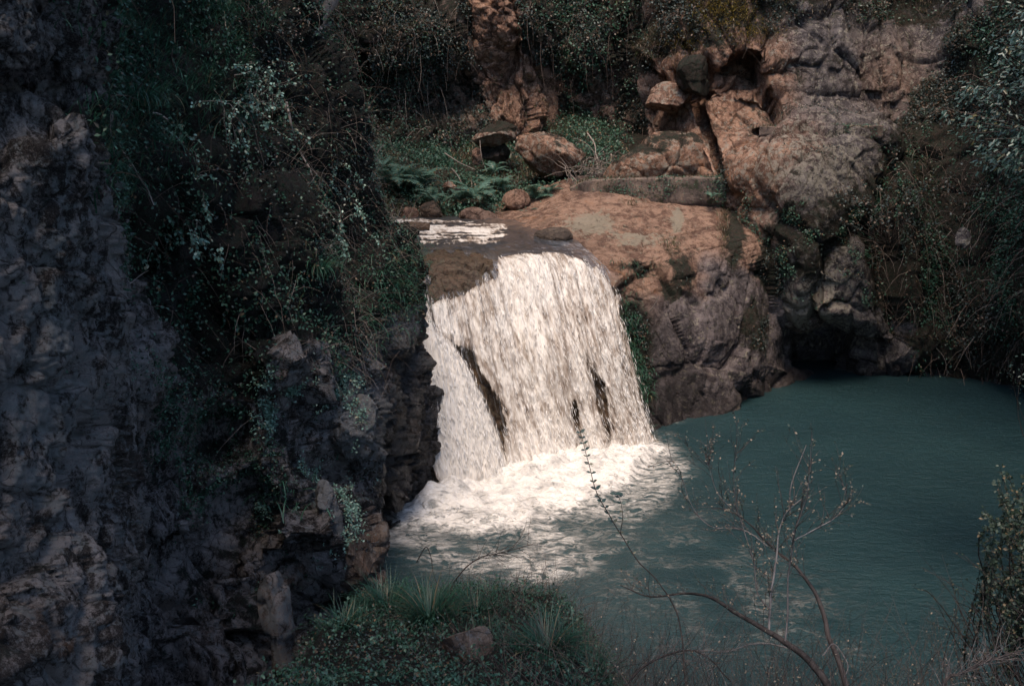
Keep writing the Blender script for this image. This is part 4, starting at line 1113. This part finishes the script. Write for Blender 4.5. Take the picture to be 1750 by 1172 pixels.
# heap of bare brushwood right of the largest boulder
hp = np.array(V(1005, 300, 26.0)[:])
lines = []
for k in range(60):
    q = [hp + RNG.normal(0, .3, 3) * np.array([1, .5, .6])]; d = unit((rnd3(1)[0] + np.array([.2, 0, .4]))[None])[0]
    for j in range(6):
        d = unit((d + rnd3(1)[0] * .4 - np.array([0, 0, .12]))[None])[0]; q.append(q[-1] + d * .17)
    lines.append(np.array(q))
o = stem_mesh("brushwood", lines, [.011] * 60, [.004] * 60, 'twig_pale', None, 4); o["kind"] = "stuff"

# ferns
def frond_mesh(name, length, seed):
    rg = np.random.default_rng(seed)
    n = 20; t = np.linspace(0, 1, 24)
    ang = 1.15 - 1.75 * t
    seg = length / 23
    X = np.cumsum(np.cos(ang)) * seg; Z = np.cumsum(np.sin(ang)) * seg
    C = np.stack([X, 0 * X, Z], -1)
    V_, F_ = tubes(C[None], .008 * length, .002, 3)
    ps, ds, ups, ss = [], [], [], []
    for k in range(2, 23):
        tt = k / 23; tg = unit((C[k] - C[k - 1])[None])[0]; up = np.array([-tg[2], 0, tg[0]])
        L_ = length * .30 * math.sin(math.pi * min(1, tt * .85 + .12)) ** .8 * (1.05 - tt * .75)
        for s in (-1, 1):
            ps.append(C[k]); ds.append(tg * .45 + np.array([0, s, 0]) - up * .18 + rg.normal(0, .06, 3)); ups.append(up + rg.normal(0, .15, 3)); ss.append((L_ * 1.1, L_, L_))
    # a pinna: narrow toothed blade
    k = 6; y = np.linspace(0, 1, k)
    PV = []; PF = []
    for i in range(k - 1):
        wd = .17 * (1 - y[i] ** 1.5)
        b = len(PV)
        PV += [[0, y[i], 0], [-wd, y[i] + .12, -.03], [wd, y[i] + .12, -.03], [0, y[i + 1], -.04 * y[i + 1]]]
        PF += [[b, b + 2, b + 3, b + 1]]
    v2, f2 = scatter(np.array(PV), np.array(PF), np.array(ps), frames(np.array(ds), np.array(ups)), np.array(ss))
    v, f = join([(V_, F_), (v2, f2)])
    return mesh_np(name, v, f, MAT['fern'], True)
FRONDS = [frond_mesh("frond", 1.0, s) for s in (1, 2, 3)]
FERNS = [
 (672, 318, 26.0, 1.35, 13, "large blue-green fern beside the left ravine wall"),
 (712, 312, 26.2, 1.25, 12, "fern with long fronds arching over the dark gap left of the ravine"),
 (655, 300, 27.0, .9, 9, "fern half hidden behind the near cliff edge"),
 (738, 335, 25.6, .8, 9, "small fern low beside the dark wet boulder"),
 (812, 338, 25.5, 1.15, 12, "spreading fern in the middle of the ravine above the low boulder"),
 (850, 318, 26.4, 1.0, 10, "fern reaching toward the largest tan boulder"),
 (785, 345, 25.6, .7, 8, "pale fern at the stream's far bank"),
 (845, 288, 27.2, .7, 8, "fern at the foot of the shaded upright block"),
 (915, 335, 25.5, .9, 10, "fern spilling over the egg-shaped boulder"),
 (938, 322, 25.6, .65, 8, "yellow-green fern at the foot of the largest boulder"),
 (905, 362, 24.8, .5, 7, "little fern in the crack where stream meets slab"),
 (1215, 330, 23.75, .35, 7, "small fern hanging at the right end of the concrete wall"),
]
for i, (px_, py_, d_, ln_, nf, lab) in enumerate(FERNS):
    base = V(px_, py_ + 8, d_)
    if px_ < 960:      # stand on the ravine floor
        base.z = max(base.z, float(ravine_z(np.array([base.x]), np.array([base.y]))[0]) + .2)
    t = empty("fern", base, (0, 0, i * 1.3), lab, "fern")
    for k in range(nf):
        fr = link(bpy.data.objects.new("frond", FRONDS[(k + i) % 3]), t)
        s = ln_ * random.uniform(.7, 1.05)
        fr.scale = (s, s, s); fr.rotation_euler = (random.uniform(-.2, .2), random.uniform(-.3, .35), k * 6.283 / nf + random.uniform(-.3, .3))

# clumps of long grass
def grass_clump(label, loc, n, length, w, bend, mat='grass', spread=.09, group=None, name="grass_tuft"):
    t = empty(name, loc, (0, 0, 0), label, "grass tuft", group)
    rr = np.abs(RNG.normal(0, spread, n)); az = RNG.uniform(0, 6.283, n)
    p = np.stack([rr * np.cos(az), rr * np.sin(az), -.02 + 0 * rr], -1)
    az2 = az + RNG.normal(0, .5, n)
    a = obj_vf("blades", blades(p, az2, RNG.uniform(length[0], length[1], n), RNG.uniform(bend[0], bend[1], n), RNG.uniform(w * .6, w * 1.3, n), 8), MAT[mat], t)
    a["kind"] = "stuff"
    m_ = max(6, n // 14)
    rr = np.abs(RNG.normal(0, spread, m_)); az = RNG.uniform(0, 6.283, m_); p = np.stack([rr * np.cos(az), rr * np.sin(az), -.02 + 0 * rr], -1)
    b = obj_vf("dead_blades", blades(p, az, RNG.uniform(length[0], length[1], m_) * .9, RNG.uniform(bend[0], bend[1] + .5, m_), w * .8, 8), MAT['dry_grass'], t)
    b["kind"] = "stuff"
    return t
def bank_at(px, d):
    x = (px - 875) / FPX * d * 1.09
    return Vector((x, d, float(bank_z(np.array([x]), np.array([d]))[0])))
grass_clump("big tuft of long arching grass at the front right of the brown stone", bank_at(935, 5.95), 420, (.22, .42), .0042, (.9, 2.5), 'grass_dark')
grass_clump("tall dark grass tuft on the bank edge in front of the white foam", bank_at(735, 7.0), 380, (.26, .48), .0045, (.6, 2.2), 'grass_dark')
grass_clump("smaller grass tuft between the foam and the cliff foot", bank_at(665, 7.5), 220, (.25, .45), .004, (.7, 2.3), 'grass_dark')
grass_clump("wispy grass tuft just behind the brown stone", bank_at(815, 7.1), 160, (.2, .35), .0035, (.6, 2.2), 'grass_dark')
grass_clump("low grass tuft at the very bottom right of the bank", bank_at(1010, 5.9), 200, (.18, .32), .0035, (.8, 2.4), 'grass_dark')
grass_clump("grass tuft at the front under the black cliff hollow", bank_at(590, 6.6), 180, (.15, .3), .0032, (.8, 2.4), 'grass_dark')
for (x_, y_, n_, lab) in [(495, 470, 150, "bright green grass tuft growing from the lower overgrown cliff"), (655, 500, 260, "long green grass beard hanging on the cliff edge beside the fall"), (670, 440, 200, "grass tuft hanging over the stream corner from the cliff edge"), (225, 180, 200, "tall grass tuft hanging from the cliff top beside the pillar")]:
    p, N = near_surface(left, x_, y_)
    grass_clump(lab, tuple(p + N * .05), n_, (.25, .5), .005, (1.3, 2.9))

# ------------------------------------------------------------------ shrub standing in front of the pool
def pxline(pts, d, k=30, wob=.012):
    P_ = [V(x, y, (d if len(q) == 0 else q[0])) for (x, y, *q) in pts]
    l = smooth_line(P_, k)
    return l + wob * np.stack([fbm(l * 5, 3, 311), fbm(l * 5, 3, 312), fbm(l * 5, 3, 313)], -1)
A_ = pxline([(1490,1560,4.6),(1450,1280,4.9),(1414,1172,5.1),(1390,1136,5.2),(1362,1110,5.3),(1330,1088,5.4),(1294,1068,5.5),(1258,1048,5.6),(1226,1026,5.7),(1198,1016,5.8),(1162,1014,5.9),(1110,1018,6.0),(1060,1000,6.1)], 5.5, 60)
B_ = pxline([(1490,1560,4.6),(1462,1300,5.0),(1442,1156,5.3),(1418,1092,5.5),(1412,1060,5.6),(1398,1024,5.7),(1382,996,5.8),(1358,966,5.9),(1330,944,6.0),(1306,920,6.0),(1286,900,6.0),(1256,880,6.0),(1225,868,6.0)], 5.5, 60)
C_ = pxline([(1314,1078,5.45),(1316,1032,5.5),(1322,992,5.5),(1328,944,5.55),(1332,900,5.6),(1344,872,5.6),(1372,852,5.6)], 5.5)
D_ = pxline([(1342,1094,5.35),(1348,1000,5.5),(1352,944,5.5),(1358,908,5.5),(1370,880,5.5),(1380,840,5.5),(1385,790,5.5),(1388,742,5.5)], 5.5)
E_ = pxline([(1316,1040,5.45),(1292,1010,5.6),(1288,960,5.7),(1270,900,5.8),(1257,850,5.8),(1256,800,5.8),(1262,768,5.8)], 5.5)
F_ = pxline([(1352,925,5.55),(1392,905,5.6),(1430,880,5.7),(1446,850,5.7),(1432,805,5.7)], 5.5)
G_ = pxline([(1256,875,5.9),(1225,840,5.9),(1212,800,5.9),(1205,780,5.9)], 5.5)
H_ = pxline([(1330,945,6.0),(1270,905,6.1),(1215,900,6.2),(1180,860,6.2),(1160,800,6.2),(1140,780,6.2)], 5.5)
I_ = pxline([(1360,1108,5.4),(1300,1100,5.6),(1235,1112,5.8),(1180,1112,6.0),(1130,1125,6.2)], 5.5)
J_ = pxline([(1405,1120,5.3),(1425,1100,5.3),(1448,1136,5.2),(1442,1160,5.1)], 5.3)
shr = plant("bare_shrub", "sparse half-bare shrub with a thick arching branch standing before the green pool", "shrub", A_[0])
main = stem_mesh("branch", [A_, B_], [.026, .020], [.003, .0025], 'bark', shr, 8)
mids = stem_mesh("pale_stem", [C_, D_, E_, F_, G_, H_, I_, J_], [.008,.006,.0045,.004,.003,.004,.005,.004], [.003,.0015,.0015,.0012,.0012,.0012,.0012,.003], 'twig_pale', shr, 6)
sh1 = side_shoots([C_, D_, E_, F_, G_, H_, A_[20:], B_[22:]], 170, (.10, .30), up=.45)
sh2 = side_shoots(sh1, 260, (.05, .14), up=.3)
tw = stem_mesh("twigs", sh1 + sh2, [.0022] * 170 + [.0014] * 260, [.0009] * 430, 'twig', shr, 3); tw["kind"] = "stuff"
lv = leaf_mesh("leaves", sh1 + sh2 + [D_[14:], E_[12:], F_[12:], G_[10:], H_[12:]] * 3, 4, (.011, .021), 'box_pale', shr, 'leaf', tstart=.35)
rel([main, mids, tw, lv], shr)

# sapling sprig leaning across the foot of the fall
S1 = pxline([(1175,1200,5.6),(1160,1060,6.0),(1130,1000,6.1),(1086,952,6.2),(1042,880,6.3),(1018,836,6.3),(1002,776,6.3),(990,735,6.3)], 6, 60)
S2 = pxline([(1060,912,6.25),(1064,880,6.25),(1058,850,6.25),(1050,842,6.25)], 6, 16)
spg = plant("sapling", "thin sapling with paired dark leaves crossing the foot of the fall", "sapling", S1[0])
a = stem_mesh("stem", [S1, S2], [.006, .003], [.0018, .001], 'bark', spg, 5)
pv, dv = [], []
for l, rngk in ((S1, range(26, 60, 2)), (S2, range(4, 16, 2))):
    for i in rngk:
        tg = unit((l[min(i + 1, len(l) - 1)] - l[i - 1])[None])[0]
        for s in (-1, 1):
            pv.append(l[i]); dv.append(tg * .5 + np.array([s, RNG.normal(0, .3), RNG.normal(0, .2)]))
pv = np.array(pv); dv = np.array(dv)
b = obj_vf("leaves", scatter(LEAF_V * np.array([.9, 1, 1]), LEAF_F, pv, frames(unit(dv), np.tile(np.array([0, -.5, .8]), (len(pv), 1)) + rnd3(len(pv)) * .3), RNG.uniform(.026, .045, len(pv))), MAT['laurel'], spg)
b["kind"] = "stuff"; rel([a, b], spg)

# purple-brown dry branch in front of the foam
Pb = pxline([(770,1040,7.6),(772,1004,7.6),(794,972,7.6),(822,952,7.6),(850,946,7.6),(882,938,7.6),(906,930,7.6)], 7.6, 30)
Pc = pxline([(712,960,7.9),(728,935,7.9),(736,950,7.9),(742,985,7.8),(755,1010,7.7)], 7.6, 20)
dbr = plant("dry_branch", "twiggy dry branch arching in front of the white foam", "branch", Pb[0])
s1 = side_shoots([Pb[6:]], 26, (.12, .32), up=.15)
a = stem_mesh("stem", [Pb, Pc], [.007, .005], [.0025, .002], 'bark', dbr, 5); b = stem_mesh("twigs", s1, [.0025] * 26, [.001] * 26, 'twig', dbr, 3); b["kind"] = "stuff"
rel([a, b], dbr)
# branch at the lower right corner
Q1 = pxline([(1560,1400,4.6),(1610,1178,5.2),(1642,1150,5.3),(1690,1128,5.4),(1730,1116,5.5),(1790,1095,5.6)], 5.3, 30)
Q2 = pxline([(1060,1180,5.7),(1100,1140,5.8),(1140,1118,5.9),(1180,1112,6.0),(1215,1128,5.9),(1250,1165,5.7)], 5.8, 30)
for l, lab, r in ((Q1, "dark branch crossing the lower right corner", .012), (Q2, "bent dark branch low beside the arching shrub branch", .009)):
    t = plant("dead_branch", lab, "branch", l[0])
    s1 = side_shoots([l], 40, (.1, .35), up=.35); s2 = side_shoots(s1, 60, (.05, .15), up=.2)
    a = stem_mesh("stem", [l], [r], [.004], 'bark', t, 6); b = stem_mesh("twigs", s1 + s2, [.0022] * 40 + [.0014] * 60, [.0008] * 100, 'twig_pale', t, 3); b["kind"] = "stuff"
    rel([a, b], t)
# hazy thicket of fine twigs below the shrub
n = 2600
bx_ = RNG.uniform(.3, 3.6, n); by_ = RNG.uniform(4.6, 7.4, n)
bp = np.stack([bx_, by_, bank_z(bx_, by_)], -1)
pts = [bp]; d = unit(rnd3(n) * .45 + np.array([0, .1, 1.])); L_ = RNG.uniform(.7, 1.9, n)
for k in range(7):
    d = unit(d + rnd3(n) * .28); pts.append(pts[-1] + d * (L_ / 7)[:, None])
PL = np.stack(pts, 1)
ok = proj(PL[:, -1])[1] > 960 + 140 * RNG.random(n)
PL = PL[ok]
th_ = obj_vf("twig_thicket", tubes(PL, .0022, .0008), MAT['twig']); th_["kind"] = "stuff"
leaf_mesh("thicket_leaves", [PL[i] for i in range(0, len(PL), 2)], 5, (.010, .020), 'box_pale', None, tstart=.4)

# ------------------------------------------------------------------ trees and bushes on the right
def crown_branches(root, ends, r0, seed=0, sag=.1):
    ls = []
    for e in ends:
        m_ = (root * .45 + e * .55) + RNG.normal(0, .25, 3) + np.array([0, 0, sag])
        ls.append(smooth_line([root, m_, e], 12))
    return ls
# long-leaved tree leaning in at the top right
base = np.array([9.6, 12.0, 1.5]); fork = np.array(V(1990, 330, 11.8)[:])
ends = []
while len(ends) < 230:
    x, y = RNG.uniform(1585, 2050), RNG.uniform(-140, 300)
    edge = np.interp(y, [-140, 0, 80, 170, 230, 300], [1760, 1705, 1650, 1600, 1598, 1690])
    if x > edge + 6: ends.append(np.array(V(x, y, RNG.uniform(10.6, 12.6))[:]))
tr = plant("leaning_tree", "dark tree with long glossy leaves leaning in over the upper right of the pool", "tree", base)
tk = stem_mesh("trunk", [smooth_line([base, base * .5 + fork * .5 + np.array([.2, 0, 0]), fork], 20)], [.16], [.08], 'bark', tr, 10)
bl = crown_branches(fork, ends, .03)
br = stem_mesh("branches", bl, [.022] * len(bl), [.003] * len(bl), 'bark', tr, 5); br["kind"] = "stuff"
lf = leaf_mesh("leaves", [l[6:] for l in bl], 62, (.10, .17), 'laurel', tr, 'long', spread=.5, tstart=.0, droop=.45)
rel([tk, br, lf], tr)

def bush(label, px0, px1, py0, py1, d0, d1, nb, per, size, mat, basep, edgef=None, tpl='leaf', name="bush", cat="bush"):
    basep = np.array(basep, float); ends = []
    while len(ends) < nb:
        x, y = RNG.uniform(px0, px1), RNG.uniform(py0, py1)
        if edgef is None or edgef(x, y): ends.append(np.array(V(x, y, RNG.uniform(d0, d1))[:]))
    t = plant(name, label, cat, basep)
    bl = crown_branches(basep, ends, .01)
    a = stem_mesh("branches", bl, [.008] * nb, [.0015] * nb, 'bark', t, 4); a["kind"] = "stuff"
    b = leaf_mesh("leaves", [l[6:] for l in bl], per, size, mat, t, tpl, spread=1., tstart=.1, droop=.1)
    rel([a, b], t)
bush("dense small-leaved bush at the right edge in front of the pool", 1655, 1900, 760, 1075, 5.9, 6.9, 150, 130, (.02, .036), 'box', (4.2, 6.3, 1.3),
     lambda x, y: x > np.interp(y, [760, 800, 870, 960, 1020, 1075], [1730, 1700, 1668, 1672, 1690, 1730]))
bush("leafy branch tips hanging by the water at the right edge", 1695, 1850, 520, 665, 11.5, 12.6, 30, 26, (.05, .09), 'laurel', (7.4, 12.2, .9),
     lambda x, y: x > np.interp(y, [520, 600, 665], [1735, 1700, 1725]), 'long')
bush("sparse twiggy spray reaching left below the right-edge bush", 1540, 1740, 930, 1060, 5.8, 6.6, 34, 9, (.012, .022), 'box', (4.0, 5.8, 1.2))
bush("pale straggly shrub on the dark slope under the leaning tree", 1400, 1620, 300, 400, 21.4, 22.6, 46, 16, (.04, .08), 'scrub', tuple(V(1520, 420, 22.6)))

# ------------------------------------------------------------------ unseen trees added to shade the viewpoint, near cliff and right slope
def big_tree(label, base, top, crown_c, crown_r, nb, per, size, mat):
    base = np.array(base, float); top = np.array(top, float)
    t = plant("unseen_shade_tree", label, "tree", base)
    tk = stem_mesh("trunk", [smooth_line([base, base * .5 + top * .5 + np.array([.3, .2, 0]), top], 24)], [.24], [.11], 'bark', t, 10)
    u = rnd3(nb) * (RNG.random((nb, 1)) ** .4); e = np.array(crown_c) + u * np.array(crown_r)
    bl = crown_branches(top, list(e), .05)
    a = stem_mesh("branches", bl, [.05] * nb, [.008] * nb, 'bark', t, 5); a["kind"] = "stuff"
    b = leaf_mesh("leaves", [l[4:] for l in bl], per, size, mat, t, spread=1.3, tstart=0, offset=.25); 
    rel([tk, a, b], t)
big_tree("unseen broad tree added to shade the viewpoint and near bank", (-2.2, -2.5, 4.6), (-1.5, -1, 9), (-.6, 2.0, 11.3), (6.0, 5.4, 2.2), 130, 27, (.16, .28), 'box')
big_tree("unseen tree added on the right bank to shade the right side", (9.5, 3.0, 2.6), (10.0, 4.0, 8.6), (10.5, 5.0, 11), (4.0, 5.5, 2.4), 110, 80, (.16, .28), 'laurel')
big_tree("unseen tree added above the leaning tree to shade the right slope", (13.5, 17, 3.5), (12.5, 17, 11.5), (11.6, 17.0, 13.5), (5.0, 7, 2.6), 130, 80, (.18, .3), 'laurel')

# weathered trunks on the rim of the near cliff
for pts, r0, r1, lab in [([(530,62,14.2),(512,30,14.1),(488,-20,13.9),(470,-110,13.7),(465,-230,13.6)], .20, .15, "pale weathered trunk rising from the top edge of the near cliff"),
                         ([(540,50,15.0),(556,20,15.0),(575,-20,15.0),(590,-120,15.1)], .09, .06, "thin forked trunk behind the pale trunk at the cliff edge")]:
    l = smooth_line([V(*p) for p in pts], 30)
    t = plant("weathered_tree", lab, "tree", l[0])
    v, f = tubes(l[None], r0, r1, 20); v = v + .05 * np.stack([fbm(v * np.array([6, 6, 1.2]), 3, 401), fbm(v * np.array([6, 6, 1.2]), 3, 402), 0 * v[:, 0]], -1)
    a = obj_vf("trunk", (v, f), MAT['twig_pale'], t)
    s1 = side_shoots([l[14:]], 12, (.6, 1.6), up=.5); b = stem_mesh("branch", s1, [.03] * 12, [.008] * 12, 'bark', t, 5)
    c = leaf_mesh("leaves", s1, 60, (.05, .09), 'box', t, spread=1.2)
    rel([a, b, c], t)
